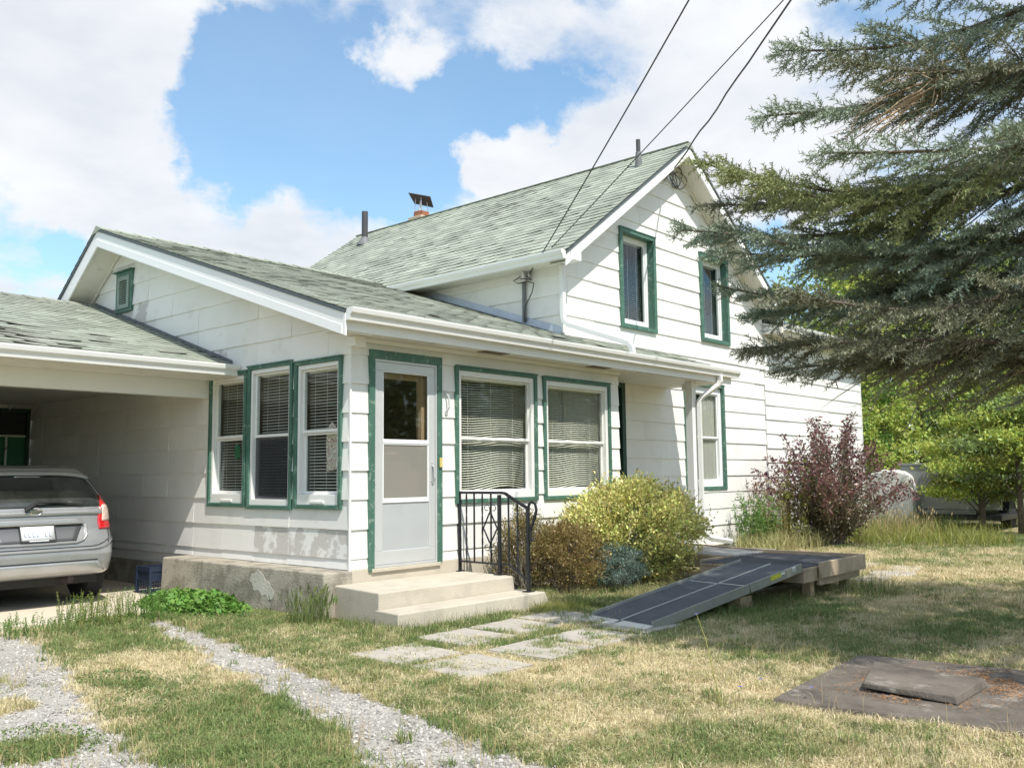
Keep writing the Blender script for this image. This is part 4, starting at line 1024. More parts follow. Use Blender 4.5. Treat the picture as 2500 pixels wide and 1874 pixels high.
for z0, z1, dx in ((0, .07, .02), (.071, .135, 0)):
    mb = MB(); mb.box(2.36 + dx, 2.58 + dx, -2.72, -2.60, z0, z1)
    tag(mb.build('wood_block', M_WOODLT, bevel=.004), 'short wood block on the grass under the ramp joint, ' + ('lower one' if z0 == 0 else 'upper one touching the ramp'), 'wood block', 'wood blocks propping the ramp')

# ---- brick patterned patio slabs
def patio(x0, y0, rot, label, seed):
    r = random.Random(seed); o = empty('patio_slab', (x0 + .29, y0 + .29, 0), label, 'patio slab', 'patio slabs at the foot of the ramp'); o.rotation_euler = (0, 0, rot)
    S = .58; tilt = r.uniform(-.004, .004)
    def ch(name, x0, x1, y0, y1, z0, z1):
        mb = MB(); mb.box(x0, x1, y0, y1, z0, z1); me = mb.build(name, M_PAVER, None, bevel=.004); me.parent = o; me.location.z = tilt * (x0 + y0); return me
    ch('slab_base', -S / 2, S / 2, -S / 2, S / 2, -.03, .012)
    g = .003; w = S / 3
    for i in range(3):
        for j in range(3):
            X, Y = -S / 2 + i * w, -S / 2 + j * w
            if (i + j) % 2:
                ch('brick', X + g, X + w - g, Y + g, Y + w / 2 - g, .0121, .020); ch('brick', X + g, X + w - g, Y + w / 2 + g, Y + w - g, .0121, .020)
            else:
                ch('brick', X + g, X + w / 2 - g, Y + g, Y + w - g, .0121, .020); ch('brick', X + w / 2 + g, X + w - g, Y + g, Y + w - g, .0121, .020)
lab = {(0, 0): 'patio slab nearest the camera at the gravel side', (0, 1): 'patio slab at the left end, nearest the lower step corner', (1, 0): 'patio slab in the near row between the corner slab and the shaded one',
       (1, 1): 'patio slab right in front of the lower concrete step', (2, 0): 'near row patio slab just left of the ramp foot', (2, 1): 'far row patio slab beyond the step, before the ramp foot',
       (3, 0): 'patio slab under the near lip of the ramp', (3, 1): 'patio slab behind the far lip of the ramp'}
px0 = [-1.22, -.46, .16, .80]
for i in range(4):
    for j in range(2):
        dy = (.0, .02, .03, .05)[i]
        patio(px0[i], (-2.76 if j == 0 else (-2.16 if i == 0 else -2.03)) + dy + (.05 if j else 0), RND.uniform(-.06, .06), lab[(i, j)], i * 7 + j)
STONES = ((5.55, -2.75, .35, .26, 'nearest the deck corner'), (6.25, -2.75, .42, .27, 'second from the deck'), (7.0, -2.66, .36, .22, 'third from the deck'), (8.05, -2.72, .40, .2, 'farthest from the deck'), (7.35, -2.05, .3, .2, 'set back toward the purple shrub'))
for x, y, a, b, w in STONES:
    mb = MB(); k = 11; pts = [(x + a * math.cos(i * 6.283 / k) * RND.uniform(.85, 1.1), y + b * math.sin(i * 6.283 / k) * RND.uniform(.85, 1.1)) for i in range(k)]
    mb.prism([(p[0], p[1], -.02) for p in pts], [(p[0], p[1], .03) for p in pts]); tag(mb.build('stepping_stone', M_PAVER, bevel=.01), 'flat pale stepping stone in the lawn, ' + w, 'stepping stone', 'stepping stones in the lawn')

# ---- old concrete cover at the right
cov = empty('concrete_cover', (.1, -4.9, 0), 'old dark concrete well cover with a square lid in the lawn', 'well cover')
mb = MB(); mb.prism([(-.58, -4.42, -.02), (.95, -4.33, -.02), (1.15, -5.9, -.02), (-.45, -5.75, -.02)], [(-.56, -4.44, .035), (.93, -4.35, .035), (1.13, -5.88, .032), (-.44, -5.73, .032)])
mb.build('base_slab', M_CONC_DARK, cov, bevel=.012)
mb = MB(); mb.prism([(-.13, -4.76, .056), (.50, -4.60, .036), (.42, -5.28, .036), (-.13, -5.27, .036)], [(-.13, -4.77, .082), (.49, -4.61, .086), (.41, -5.27, .082), (-.12, -5.26, .078)])
mb.build('lid', M_CONC_DARK, cov, bevel=.005)

# ---- milk crate
crate = empty('milk_crate', (-.30, 3.02, 0.02), 'dark blue plastic milk crate on the carport floor against the ledge', 'crate')
M_CRATE = mat('crate_plastic', (.018, .028, .055), .45, var=.15)
mb = MB(); w = .15; h = .29; X, Y, Z0 = -.30, 3.03, .022
for sx, sy in ((-1, -1), (1, -1), (1, 1), (-1, 1)): mb.box(X + sx * w - .014, X + sx * w + .014, Y + sy * w - .014, Y + sy * w + .014, Z0, Z0 + h)
for z, t in ((Z0, .02), (Z0 + .10, .012), (Z0 + .14, .012), (Z0 + h - .05, .05)):
    for s in (-1, 1): mb.box(X - w + .015, X + w - .015, Y + s * w - .005, Y + s * w + .005, z, z + t); mb.box(X + s * w - .005, X + s * w + .005, Y - w + .015, Y + w - .015, z, z + t)
for i in range(1, 6):
    q = -w + i * 2 * w / 6
    for s in (-1, 1):
        for a, b in ((0.02, .10), (.112, .14)): mb.box(X + q - .004, X + q + .004, Y + s * w - .004, Y + s * w + .004, Z0 + a, Z0 + b); mb.box(X + s * w - .004, X + s * w + .004, Y + q - .004, Y + q + .004, Z0 + a, Z0 + b)
mb.build('crate_shell', M_CRATE, crate)
mb = MB()
for s in (-1, 1): mb.box(X - w + .02, X + w - .02, Y + s * (w - .008) - .003, Y + s * (w - .008) + .003, Z0 + .152, Z0 + h - .055); mb.box(X + s * (w - .008) - .003, X + s * (w - .008) + .003, Y - w + .02, Y + w - .02, Z0 + .152, Z0 + h - .055)
mb.box(X - w, X + w, Y - w, Y + w, Z0, Z0 + .006); mb.build('side_panel', M_CRATE, crate)
# ================================================================ CAR
M_CARP = mat('car_paint', (.47, .48, .50), .30, metal=.55, var=.05, vscale=2.5, dirt=(.24, .235, .22), dscale=3, dthr=(.45, .8), dfac=.35, coat=.8)
M_CARGL = mat('car_glass', (.02, .025, .025), .08, spec=.9, dirt=(.16, .165, .155), dscale=1.6, dthr=(.4, .8), dfac=.6)
M_PLAST = mat('black_plastic', (.02, .02, .022), .5)
M_TYRE = mat('tyre_rubber', (.022, .022, .022), .85, bump=.4)
M_REDL = mat('red_lamp', (.62, .015, .02), .12, spec=.8, coat=1.0, var=.1, vscale=30)
M_CLRL = mat('clear_lamp', (.70, .52, .45), .15, spec=.8, coat=1.0, var=.25, vscale=25)
M_CHROME = mat('chrome', (.75, .75, .76), .12, metal=1.0)
M_PLATE = mat('plate', (.72, .74, .76), .4, var=.05)
M_PLBLUE = mat('plate_print', (.10, .16, .32), .5)
car = empty('parked_car', (-1.75, 4.6, 0.02), 'silver grey hatchback parked tail out in the carport', 'car')
XC, YR, ZF = -1.75, 2.60, .02
SN = 9.0
KZ = [.30, .315, .34, .42, .52, .64, .76, .86, .95, 1.00, 1.08, 1.20, 1.32, 1.42, 1.475, 1.505, 1.525]
KW = [.80, .818, .83, .840, .846, .848, .846, .838, .822, .805, .775, .735, .690, .645, .60, .52, .36]
KR = [.05, .015, -.02, -.045, -.055, -.03, .035, .06, .075, .09, .125, .20, .285, .36, .42, .55, .75]      # rear profile
KF = [3.95, 4.05, 4.09, 4.10, 4.08, 4.02, 3.92, 3.75, 3.35, 3.05, 2.82, 2.60, 2.38, 2.18, 2.05, 1.85, 1.55]    # front profile
KZ = [z if z < .95 else .95 + (z - .95) * .80 for z in KZ]
def cz(z, K): return float(np.interp(z, KZ, K))
QS = [-.985, -.965, -.94, -.90, -.85, -.78, -.68, -.55, -.4, -.2, 0, .2, .4, .55, .68, .78, .85, .90, .94, .965, .985]
SS = [-.97, -.93, -.86, -.7, -.45, -.15, .15, .45, .7, .86, .93, .97]
_h = lambda q: (1 - abs(q) ** SN) ** (1 / SN)
OUT = [(q, -_h(q)) for q in QS] + [(_h(s), s) for s in SS] + [(-q, _h(q)) for q in QS] + [(-_h(s), -s) for s in SS]
def cpoint(z, k, off=0.0):
    w = cz(z, KW); yr = cz(z, KR); yf = cz(z, KF); yc = (yr + yf) / 2; L = (yf - yr) / 2
    return (XC + w * OUT[k][0], YR + yc + L * OUT[k][1], ZF + z)
def rear(x, z, off=0.0):
    """point on the tail at lateral x (from the centre) and height z"""
    w = cz(z, KW) + off * .0; yr = cz(z, KR); yf = cz(z, KF); yc = (yr + yf) / 2; L = (yf - yr) / 2
    q = min(abs(x) / w, .9995)
    return (XC + x * (1 + off * .6), YR + yc - L * (1 - q ** SN) ** (1 / SN) - off, ZF + z)
zs = sorted(set(KZ + list(np.linspace(.3, KZ[-1] - .002, 34)))); na = len(OUT)
V = []; F = []
for z in zs:
    for k in range(na): V.append(cpoint(z, k))
for i in range(len(zs) - 1):
    for k in range(na): F.append((i * na + k, i * na + (k + 1) % na, (i + 1) * na + (k + 1) % na, (i + 1) * na + k))
F.append(tuple(range(na))[::-1]); F.append(tuple(range((len(zs) - 1) * na, len(zs) * na)))
mb = MB(); mb.add(V, F); body = mb.build('body', M_CARP, car, smooth=True)
def patch(name, m, edge, nx=14, nz=10, off=.004, parent=None, th=.0, bend=0.0):
    """edge(v) -> (z, x0, x1)"""
    mb = MB(); vs = []
    for j in range(nz + 1):
        z, x0, x1 = edge(j / nz)
        for i in range(nx + 1):
            xx = x0 + (x1 - x0) * i / nx; vs.append(rear(xx, z - bend * (xx / .6) ** 4 * (j / nz if nz > 4 else 1), off))
    fs = [(j * (nx + 1) + i, j * (nx + 1) + i + 1, (j + 1) * (nx + 1) + i + 1, (j + 1) * (nx + 1) + i) for j in range(nz) for i in range(nx)]
    mb.add(vs, fs); o = mb.build(name, m, parent or car, smooth=True, recalc=False); 
    s = o.modifiers.new('thick', 'SOLIDIFY'); s.thickness = .004; s.offset = -1
    return o
def lerp(a, b, t): return a + (b - a) * t
patch('rear_window', M_CARGL, lambda v: (lerp(.985, 1.305, v), -lerp(.70, .585, v ** 1.3) * (1 - .10 * abs(2 * v - 1) ** 8), lerp(.70, .585, v ** 1.3) * (1 - .10 * abs(2 * v - 1) ** 8)), nz=20, nx=24, off=.006, bend=.045)
patch('side_glass_wrap', M_CARGL, lambda v: (lerp(1.00, 1.28, v), lerp(.755, .60, v), lerp(.772, .672, v)), off=.004)
sp = patch('spoiler', M_CARP, lambda v: (lerp(1.315, 1.345, v), -.58, .58), nz=4, nx=24, off=.05, bend=.05)
sp.modifiers['thick'].thickness = .03
mb = MB(); vs = []
for i in range(25):
    x = -.60 + i * .05; a = rear(x, 1.345 - .05 * (x / .6) ** 4, .05); b = rear(x, 1.365 - .03 * (x / .6) ** 4, -.06); vs += [a, b]
mb.add(vs, [(2 * i, 2 * i + 2, 2 * i + 3, 2 * i + 1) for i in range(24)]); mb.build('spoiler_top', M_CARP, car, smooth=True)
patch('brake_light', M_CHROME, lambda v: (lerp(1.285, 1.297, v), -.12, .12), nz=2, off=.010)
# hatch lower edge shut line, bumper crease, recess, bright trim
def strip(name, m, zf, x0, x1, h, off, n=40, parent=None):
    return patch(name, m, lambda v: (0, 0, 0), off=off) if False else _strip(name, m, zf, x0, x1, h, off, n)
def _strip(name, m, zf, x0, x1, h, off, n):
    mb = MB(); vs = []
    for i in range(n + 1):
        x = x0 + (x1 - x0) * i / n; vs += [rear(x, zf(x), off), rear(x, zf(x) + h, off)]
    mb.add(vs, [(2 * i, 2 * i + 2, 2 * i + 3, 2 * i + 1) for i in range(n)]); o = mb.build(name, m, car, smooth=True, recalc=False)
    s = o.modifiers.new('thick', 'SOLIDIFY'); s.thickness = .006; s.offset = -1; return o
zh = lambda x: .585 + (max(0, abs(x) - .50) ** 2) * 1.6
_strip('shut_line', M_PLAST, zh, -.70, .70, .008, .002, 50)
_strip('bumper_edge', M_CARP, lambda x: .560 + max(0, abs(x) - .52) ** 2 * 1.3, -.78, .78, .018, .012, 50)
_strip('hatch_crease', M_CARP, lambda x: .905, -.66, .66, .05, .012, 40)
for s in (-1, 1):
    mb = MB(); pts = [rear(s * x, z, .003) for x, z in ((.700, .62), (.715, .66), (.72, .72), (.715, .80))]; mb.tube(pts, .004, 5); mb.build('shut_line', M_PLAST, car)
patch('handle_bar', M_CARP, lambda v: (lerp(.815, .870, v), -lerp(.46, .40, v), lerp(.46, .40, v)), nz=3, off=.028)
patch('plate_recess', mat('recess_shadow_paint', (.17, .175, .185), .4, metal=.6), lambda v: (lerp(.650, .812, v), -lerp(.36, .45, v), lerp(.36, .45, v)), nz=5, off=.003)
mb = MB(); mb.tube([rear(x, z, .008) for x, z in ((-.48, .81), (-.47, .70), (-.43, .655), (-.36, .635), (0, .632), (.36, .635), (.43, .655), (.47, .70), (.48, .81))], .010, 6); mb.build('recess_rim', M_CARP, car, smooth=True)
TC = lambda x, n, z: (XC + x, YR + cz(z, KR) - n, ZF + z)
pl = patch('licence_plate', M_PLATE, lambda v: (lerp(.675, .808, v), -.155, .155), nz=2, nx=4, off=.022)
mb = MB()
for a, b, c, d in ((-.165, .165, .808, .822), (-.165, .165, .660, .675), (-.165, -.155, .675, .808), (.155, .165, .675, .808)):
    p = [rear(a, c, .026), rear(b, c, .026), rear(b, d, .026), rear(a, d, .026)]; q = [(v[0], v[1] + .014, v[2]) for v in p]; mb.prism(q, p)
mb.build('plate_frame', M_PLAST, pl)
mb = MB()
for k in range(7):
    if k == 4: continue
    x = -.125 + k * .038; p = [rear(x, .705, .0235), rear(x + .006, .705, .0235), rear(x + .006, .755, .0235), rear(x, .755, .0235)]; mb.add(p, [(0, 1, 2, 3)])
    p = [rear(x, .705, .0235), rear(x + .02, .705, .0235), rear(x + .02, .711, .0235), rear(x, .711, .0235)]; mb.add(p, [(0, 1, 2, 3)])
mb.build('plate_print', M_PLBLUE, pl, recalc=False)
mb = MB(); p = [rear(-.09, .664, .028), rear(.09, .664, .028), rear(.09, .672, .028), rear(-.09, .672, .028)]; mb.add(p, [(0, 1, 2, 3)]); mb.build('frame_print', M_PLATE, pl, recalc=False)
# emblem ring with bar
mb = MB(); c = rear(.0, .945, .012)
mb.tube([(c[0] + .052 * math.cos(t), c[1] - .002, c[2] + .036 * math.sin(t)) for t in [i * 6.2832 / 20 for i in range(21)]], .006, 6, caps=False)
mb.box(c[0] - .058, c[0] + .058, c[1] - .010, c[1] - .001, c[2] - .009, c[2] + .009); mb.build('emblem', M_CHROME, car, smooth=False)
mb = MB(); c1 = rear(-.10, .965, .035); c2 = rear(.02, 1.035, .05); c3 = rear(.45, 1.005, .03)
mb.tube([c1, rear(-.03, 1.01, .045), c2], [.022, .020, .014], 8); mb.tube([c2, rear(.2, 1.035, .035), c3], [.013, .014, .006], 8); mb.build('wiper', M_PLAST, car)
for s in (-1, 1):
    tl = patch('tail_lamp', M_REDL, lambda v, s=s: (lerp(.755, 1.10, v), s * (lerp(.61, .600, v / .25) if v < .25 else (lerp(.600, .64, (v - .25) / .45) if v < .7 else lerp(.64, .672, (v - .7) / .3))), s * (lerp(.838, .84, v / .5) if v < .5 else lerp(.84, .700, ((v - .5) / .5) ** 1.3))), nz=18, nx=9, off=.010)
    tl.modifiers['thick'].thickness = .012
    patch('lamp_lens', M_CLRL, lambda v, s=s: (lerp(.835, 1.0, v), s * lerp(.645, .662, v), s * lerp(.795, .775, v)), nz=8, nx=5, off=.0135, parent=tl)
# diffuser / lower bumper
patch('lower_bumper', M_CARP, lambda v: (lerp(.335, .445, v), -lerp(.66, .56, v), lerp(.66, .56, v)), nz=4, nx=24, off=.018)
_strip('bumper_groove', M_PLAST, lambda x: .452, -.57, .57, .007, .006, 30)
# wheels
for s in (-1, 1):
    for y in (YR + .66, YR + 3.25):
        wx = XC + s * .755
        mb = MB(); mb.tube([(wx - .095, y, ZF + .30), (wx - .08, y, ZF + .30), (wx + .08, y, ZF + .30), (wx + .095, y, ZF + .30)], [.27, .302, .302, .27], 40); wh = mb.build('wheel', M_TYRE, car, smooth=False)
        mb = MB()
        for g in (-.045, 0.0, .045):
            for k in range(40):
                a = k * 6.283 / 40; b = a + .11
                mb.add([(wx + g - .019, y + .3035 * math.cos(a), ZF + .30 + .3035 * math.sin(a)), (wx + g + .019, y + .3035 * math.cos(a), ZF + .30 + .3035 * math.sin(a)),
                        (wx + g + .019, y + .3035 * math.cos(b), ZF + .30 + .3035 * math.sin(b)), (wx + g - .019, y + .3035 * math.cos(b), ZF + .30 + .3035 * math.sin(b))], [(0, 1, 2, 3)])
        mb.build('tread', M_TYRE, wh, recalc=False)
        mb = MB(); mb.tube([(wx + s * .096, y, ZF + .30), (wx + s * .102, y, ZF + .30)], [.20, .19], 24); mb.build('rim', M_CHROME, wh)
mb = MB(); mb.box(XC - .70, XC + .70, YR + .25, YR + 3.7, ZF + .20, ZF + .32); mb.build('underbody', M_PLAST, car)
mb = MB(); mb.tube([(XC + .38, YR + .12, ZF + .26), (XC + .36, YR + .40, ZF + .27), (XC + .30, YR + .9, ZF + .25)], [.035, .08, .03], 12); mb.build('exhaust', M_RUST, car)
mb = MB(); mb.tube([(XC - .02, YR + 1.15, ZF + 1.40), (XC + .0, YR + .90, ZF + 1.60)], .006, 6); mb.tube([(XC - .02, YR + 1.16, ZF + 1.395), (XC - .02, YR + 1.10, ZF + 1.42)], .02, 8); mb.build('antenna', M_PLAST, car)

# ================================================================ CAMPER TRAILER AND WHITE COVER far right
cmp_ = empty('camper_trailer', (17.0, -.6, 0), 'grey box trailer half hidden by green branches at the back of the lawn', 'trailer')
M_TRL = mat('trailer_grey', (.20, .215, .215), .6, var=.12); M_TRW = mat('trailer_white', (.72, .72, .70), .6, var=.08)
def tb(x0, x1, y0, y1, z0, z1, m, name): mb = MB(); mb.box(x0, x1, y0, y1, z0, z1); return mb.build(name, m, cmp_, bevel=.01)
tb(16.0, 19.0, -1.75, .35, .72, 1.40, M_TRL, 'body'); tb(15.97, 19.03, -1.80, .40, 1.402, 1.45, M_TRL, 'roof'); tb(15.93, 16.0 - .002, -1.70, .05, .44, .80, mat('panel_grey', (.27, .28, .265), .6, var=.1), 'tail_panel')
tb(15.90, 15.928, -1.75, .10, .80, .84, M_TRW, 'trim'); tb(15.86, 15.925, -1.2, .0, .34, .43, M_TRL, 'bumper'); tb(15.9, 19, -1.7, .3, .22, .33, M_PLAST, 'chassis')
for y in (-1.45, .10):
    mb = MB(); mb.tube([(17.5, y - .1, .33), (17.5, y + .1, .33)], .33, 24); mb.build('wheel', M_TYRE, cmp_)
mb = MB(); k = 14; pr = [(0, .0), (.0, .9), (.06, 1.15), (.22, 1.26), (.62, 1.30), (.95, 1.20), (1.15, .95), (1.35, .0)]
mb.prism([(15.6, -.02 + q[0], q[1] + .02) for q in pr], [(17.0, .15 + q[0], q[1] + .02) for q in pr])
tag(mb.build('covered_trailer', M_TRW, bevel=.05), 'white tarp covered hump standing left of the grey trailer', 'tarp cover')
# ================================================================ GROUND
TR1 = [(-1.27, 1.25, .10), (-1.48, .25, .16), (-1.70, -.75, .20), (-1.88, -1.65, .20), (-2.05, -2.4, .22), (-2.24, -3.05, .26), (-2.42, -3.6, .30), (-2.75, -4.6, .42), (-3.2, -6, .55), (-4, -9, .7)]
TR2 = [(-2.85, 1.2, .55), (-3.15, -.2, .52), (-3.50, -1.3, .52), (-3.66, -2.2, .50), (-3.76, -3.0, .54), (-4.0, -4.2, .6), (-4.6, -7, .7)]
def track(X, Y, tr):
    best = np.full(X.shape, 9.)
    for (x0, y0, w0), (x1, y1, w1) in zip(tr, tr[1:]):
        dx, dy = x1 - x0, y1 - y0; t = np.clip(((X - x0) * dx + (Y - y0) * dy) / (dx * dx + dy * dy), 0, 1)
        d = np.hypot(X - x0 - t * dx, Y - y0 - t * dy) - (w0 + t * (w1 - w0)); best = np.minimum(best, d)
    return best
def gauss(X, Y, x, y, r): return np.exp(-((X - x) ** 2 + (Y - y) ** 2) / (r * r))
def masks(X, Y):
    n1 = vnoise(X * 1.3, Y * 1.3, 5); n2 = vnoise(X * 4.5, Y * 4.5, 8); n3 = vnoise(X * 14, Y * 14, 12)
    d = np.minimum(track(X, Y, TR1), track(X, Y, TR2)) + (n2 - .5) * .26 + (n3 - .5) * .20 - .03
    g = 1 - smooth(-.10, .12, d)
    patch_ = gauss(X, Y, -3.55, -2.07, .22) + gauss(X, Y, -3.35, -1.15, .17) + gauss(X, Y, -3.9, -2.9, .3) * .5
    g = g * (1 - smooth(.35, .6, patch_ + (n3 - .5) * .3))
    slab = ((X > -4.3) & (X < 0) & (Y > 1.5)); g = np.where(slab, 0, g)
    # dryness: 0 green .. 1 straw
    dry = .50 + (n1 - .5) * 1.5 + (n2 - .5) * .9
    dry += .75 * gauss(X, Y, -2.15, -.75, .42) + .55 * gauss(X, Y, -2.25, -1.55, .33) + .35 * gauss(X, Y, -1.0, -.6, .5) + .35 * gauss(X, Y, -.9, -3.9, 1.2)
    dry -= .75 * gauss(X, Y, -2.9, -2.6, .75) + .8 * gauss(X, Y, -2.65, -1.1, .28) + .6 * gauss(X, Y, -2.0, .7, .6) + .5 * gauss(X, Y, -2.7, -3.5, .8)
    dry -= .45 * gauss(X, Y, -.75, 1.2, .8) + .35 * gauss(X, Y, -.6, .1, .6) + .5 * gauss(X, Y, -.5, -1.6, .35) + .4 * gauss(X, Y, .4, -1.35, .5) + .35 * gauss(X, Y, .6, -3.05, .6) + .4 * gauss(X, Y, 2.4, -3.1, .7)
    dry -= .35 * gauss(X, Y, 14, -1.5, 3)
    dry += .40 * gauss(X, Y, 6.5, -4.2, 2.6) + .25 * gauss(X, Y, .5, -6.3, 1.3)
    dry = np.clip(dry, 0, 1)
    return g, dry, n3
def axis(a, b, step, far):
    mid = np.arange(a, b + 1e-6, step); k = 1.28; lo = []; hi = []; d = step
    x = a
    while x > -far: d *= k; x -= d; lo.append(x)
    x = b; d = step
    while x < far: d *= k; x += d; hi.append(x)
    return np.array(lo[::-1] + list(mid) + hi)
ax = axis(-5.0, 13.0, .055, 900); ay = axis(-7.5, 3.5, .055, 900)
X, Y = np.meshgrid(ax, ay)
g, dry, n3 = masks(X, Y)
near = (np.abs(X) < 25) & (np.abs(Y) < 25)
Z = np.where(near, (vnoise(X * 2.2, Y * 2.2, 30) - .5) * .03 + (n3 - .5) * .012, -.02) - .012
V = np.stack([X.ravel(), Y.ravel(), Z.ravel()], 1); nx, ny = len(ax), len(ay)
idx = (np.arange(ny - 1)[:, None] * nx + np.arange(nx - 1)[None]).ravel()
F = np.stack([idx, idx + 1, idx + nx + 1, idx + nx], 1)
def ground_mat():
    m = bpy.data.materials.new('ground_soil_and_thatch'); m.use_nodes = True; nt = m.node_tree; N = nt.nodes; L = nt.links
    b = N['Principled BSDF']; b.inputs['Roughness'].default_value = .95
    at = N.new('ShaderNodeAttribute'); at.attribute_name = 'albedo'
    tc = N.new('ShaderNodeTexCoord'); n = N.new('ShaderNodeTexNoise'); n.inputs['Scale'].default_value = 38; n.inputs['Detail'].default_value = 8; L.new(tc.outputs['Object'], n.inputs['Vector'])
    n2 = N.new('ShaderNodeTexNoise'); n2.inputs['Scale'].default_value = 2.4; n2.inputs['Detail'].default_value = 6; L.new(tc.outputs['Object'], n2.inputs['Vector'])
    ad = N.new('ShaderNodeMath'); ad.operation = 'ADD'; L.new(n.outputs['Fac'], ad.inputs[0]); L.new(n2.outputs['Fac'], ad.inputs[1])
    mr = N.new('ShaderNodeMapRange'); L.new(ad.outputs[0], mr.inputs[0]); mr.inputs[1].default_value = .6; mr.inputs[2].default_value = 1.4; mr.inputs[3].default_value = .62; mr.inputs[4].default_value = 1.38
    h = N.new('ShaderNodeHueSaturation'); L.new(at.outputs['Color'], h.inputs['Color']); L.new(mr.outputs[0], h.inputs['Value']); L.new(h.outputs[0], b.inputs['Base Color'])
    bp = N.new('ShaderNodeBump'); bp.inputs['Strength'].default_value = .9; bp.inputs['Distance'].default_value = .02; L.new(n.outputs['Fac'], bp.inputs['Height']); L.new(bp.outputs[0], b.inputs['Normal'])
    return m
gr = np_obj('ground', V, F, ground_mat()); gr['kind'] = 'structure'
CG = np.array([.23, .215, .10]); CD = np.array([.46, .38, .23]); CGR = np.array([.385, .36, .325])
dd = dry.ravel()[:, None]; gg = g.ravel()[:, None]
colr = (CG * (1 - dd) + CD * dd) * (1 - gg) + CGR * gg
colr = np.where((np.abs(X.ravel()) > 25)[:, None] | (np.abs(Y.ravel()) > 25)[:, None], np.array([.16, .17, .07]), colr)
at = gr.data.color_attributes.new('albedo', 'FLOAT_COLOR', 'POINT'); at.data.foreach_set('color', np.concatenate([colr, np.ones((len(colr), 1))], 1).astype(np.float32).ravel())
def gz(x, y):
    x = np.asarray(x, float); y = np.asarray(y, float)
    return (vnoise(x * 2.2, y * 2.2, 30) - .5) * .03 - .012
mb = MB(); mb.prism([(-4.3, 1.62, -.1), (-.031, 1.42, -.1), (-.031, 7.6, -.1), (-4.3, 7.6, -.1)], [(-4.3, 1.62, .020), (-.031, 1.42, .020), (-.031, 7.6, .020), (-4.3, 7.6, .020)])
tag(mb.build('driveway_slab', M_SLAB, bevel=.008), kind='structure')

# ---- scatter with geometry nodes
def variants(name, builder, n, m):
    col = bpy.data.collections.new(name + '_kinds')
    for i in range(n):
        v, f = builder(i); me = bpy.data.meshes.new(name); me.from_pydata([tuple(p) for p in v], [], [tuple(q) for q in f]); me.materials.append(m)
        o = bpy.data.objects.new('%s_kind' % name, me); col.objects.link(o)
    return col
def scatter(name, P, rot, scale, col, label=None):
    me = bpy.data.meshes.new(name); n = len(P); me.vertices.add(n); me.vertices.foreach_set('co', np.asarray(P, np.float32).ravel())
    a = me.attributes.new('rot', 'FLOAT_VECTOR', 'POINT'); a.data.foreach_set('vector', np.asarray(rot, np.float32).ravel())
    a = me.attributes.new('scl', 'FLOAT_VECTOR', 'POINT'); a.data.foreach_set('vector', np.asarray(scale, np.float32).ravel())
    a = me.attributes.new('idx', 'INT', 'POINT'); a.data.foreach_set('value', NR.randint(0, 1000, n).astype(np.int32))
    o = bpy.data.objects.new(name, me); link(o); o['kind'] = 'stuff'
    if label: o['label'] = label
    ng = bpy.data.node_groups.new(name, 'GeometryNodeTree')
    ng.interface.new_socket('Geometry', in_out='INPUT', socket_type='NodeSocketGeometry'); ng.interface.new_socket('Geometry', in_out='OUTPUT', socket_type='NodeSocketGeometry')
    N = ng.nodes; L = ng.links; gi = N.new('NodeGroupInput'); go = N.new('NodeGroupOutput')
    ip = N.new('GeometryNodeInstanceOnPoints'); ci = N.new('GeometryNodeCollectionInfo'); ci.inputs['Collection'].default_value = col
    ci.inputs['Separate Children'].default_value = True; ci.inputs['Reset Children'].default_value = True
    L.new(gi.outputs[0], ip.inputs['Points']); L.new(ci.outputs[0], ip.inputs['Instance']); ip.inputs['Pick Instance'].default_value = True
    def na(nm, ty):
        q = N.new('GeometryNodeInputNamedAttribute'); q.data_type = ty; q.inputs['Name'].default_value = nm; return q.outputs[0]
    L.new(na('idx', 'INT'), ip.inputs['Instance Index'])
    er_ = N.new('FunctionNodeEulerToRotation'); L.new(na('rot', 'FLOAT_VECTOR'), er_.inputs[0]); L.new(er_.outputs[0], ip.inputs['Rotation'])
    L.new(na('scl', 'FLOAT_VECTOR'), ip.inputs['Scale']); L.new(ip.outputs[0], go.inputs[0])
    md = o.modifiers.new('scatter', 'NODES'); md.node_group = ng
    return o
def tuft(seed, n=22, h=.045, spread=.035, w=.0022, lean=.5, hv=.5):
    r = np.random.RandomState(seed); v = []; f = []
    for i in range(n):
        a = r.rand() * 6.283; rr = spread * math.sqrt(r.rand()); x, y = rr * math.cos(a), rr * math.sin(a)
        H = h * (1 - hv + hv * 2 * r.rand()); l = lean * H * r.rand() * 1.6; b = r.rand() * 6.283; lx, ly = l * math.cos(b), l * math.sin(b); s = r.rand() * 3.14; wx, wy = w * math.cos(s), w * math.sin(s)
        k = len(v); v += [(x - wx, y - wy, -.005), (x + wx, y + wy, -.005), (x + lx * .35 + wx * .8, y + ly * .35 + wy * .8, H * .6), (x + lx * .35 - wx * .8, y + ly * .35 - wy * .8, H * .6), (x + lx, y + ly, H * (1 - .25 * l / H))]
        f += [(k, k + 1, k + 2, k + 3), (k + 3, k + 2, k + 4)]
    return v, f
M_GRASS = mat('grass_green', (.20, .27, .09), .7, island=.28, hue=.025, trans=.32)
M_STRAW = mat('grass_straw', (.72, .635, .41), .75, island=.25, hue=.02, trans=.25)
M_OLIVE = mat('grass_olive', (.42, .40, .185), .75, island=.28, hue=.03, trans=.28)
cg = variants('green_grass', lambda i: tuft(i, 26, .042, .045, .0024, .8), 6, M_GRASS)
cstraw = variants('straw_grass', lambda i: tuft(50 + i, 26, .034, .05, .0020, 1.3), 6, M_STRAW)
col_ol = variants('olive_grass', lambda i: tuft(90 + i, 26, .038, .048, .0022, 1.0), 6, M_OLIVE)
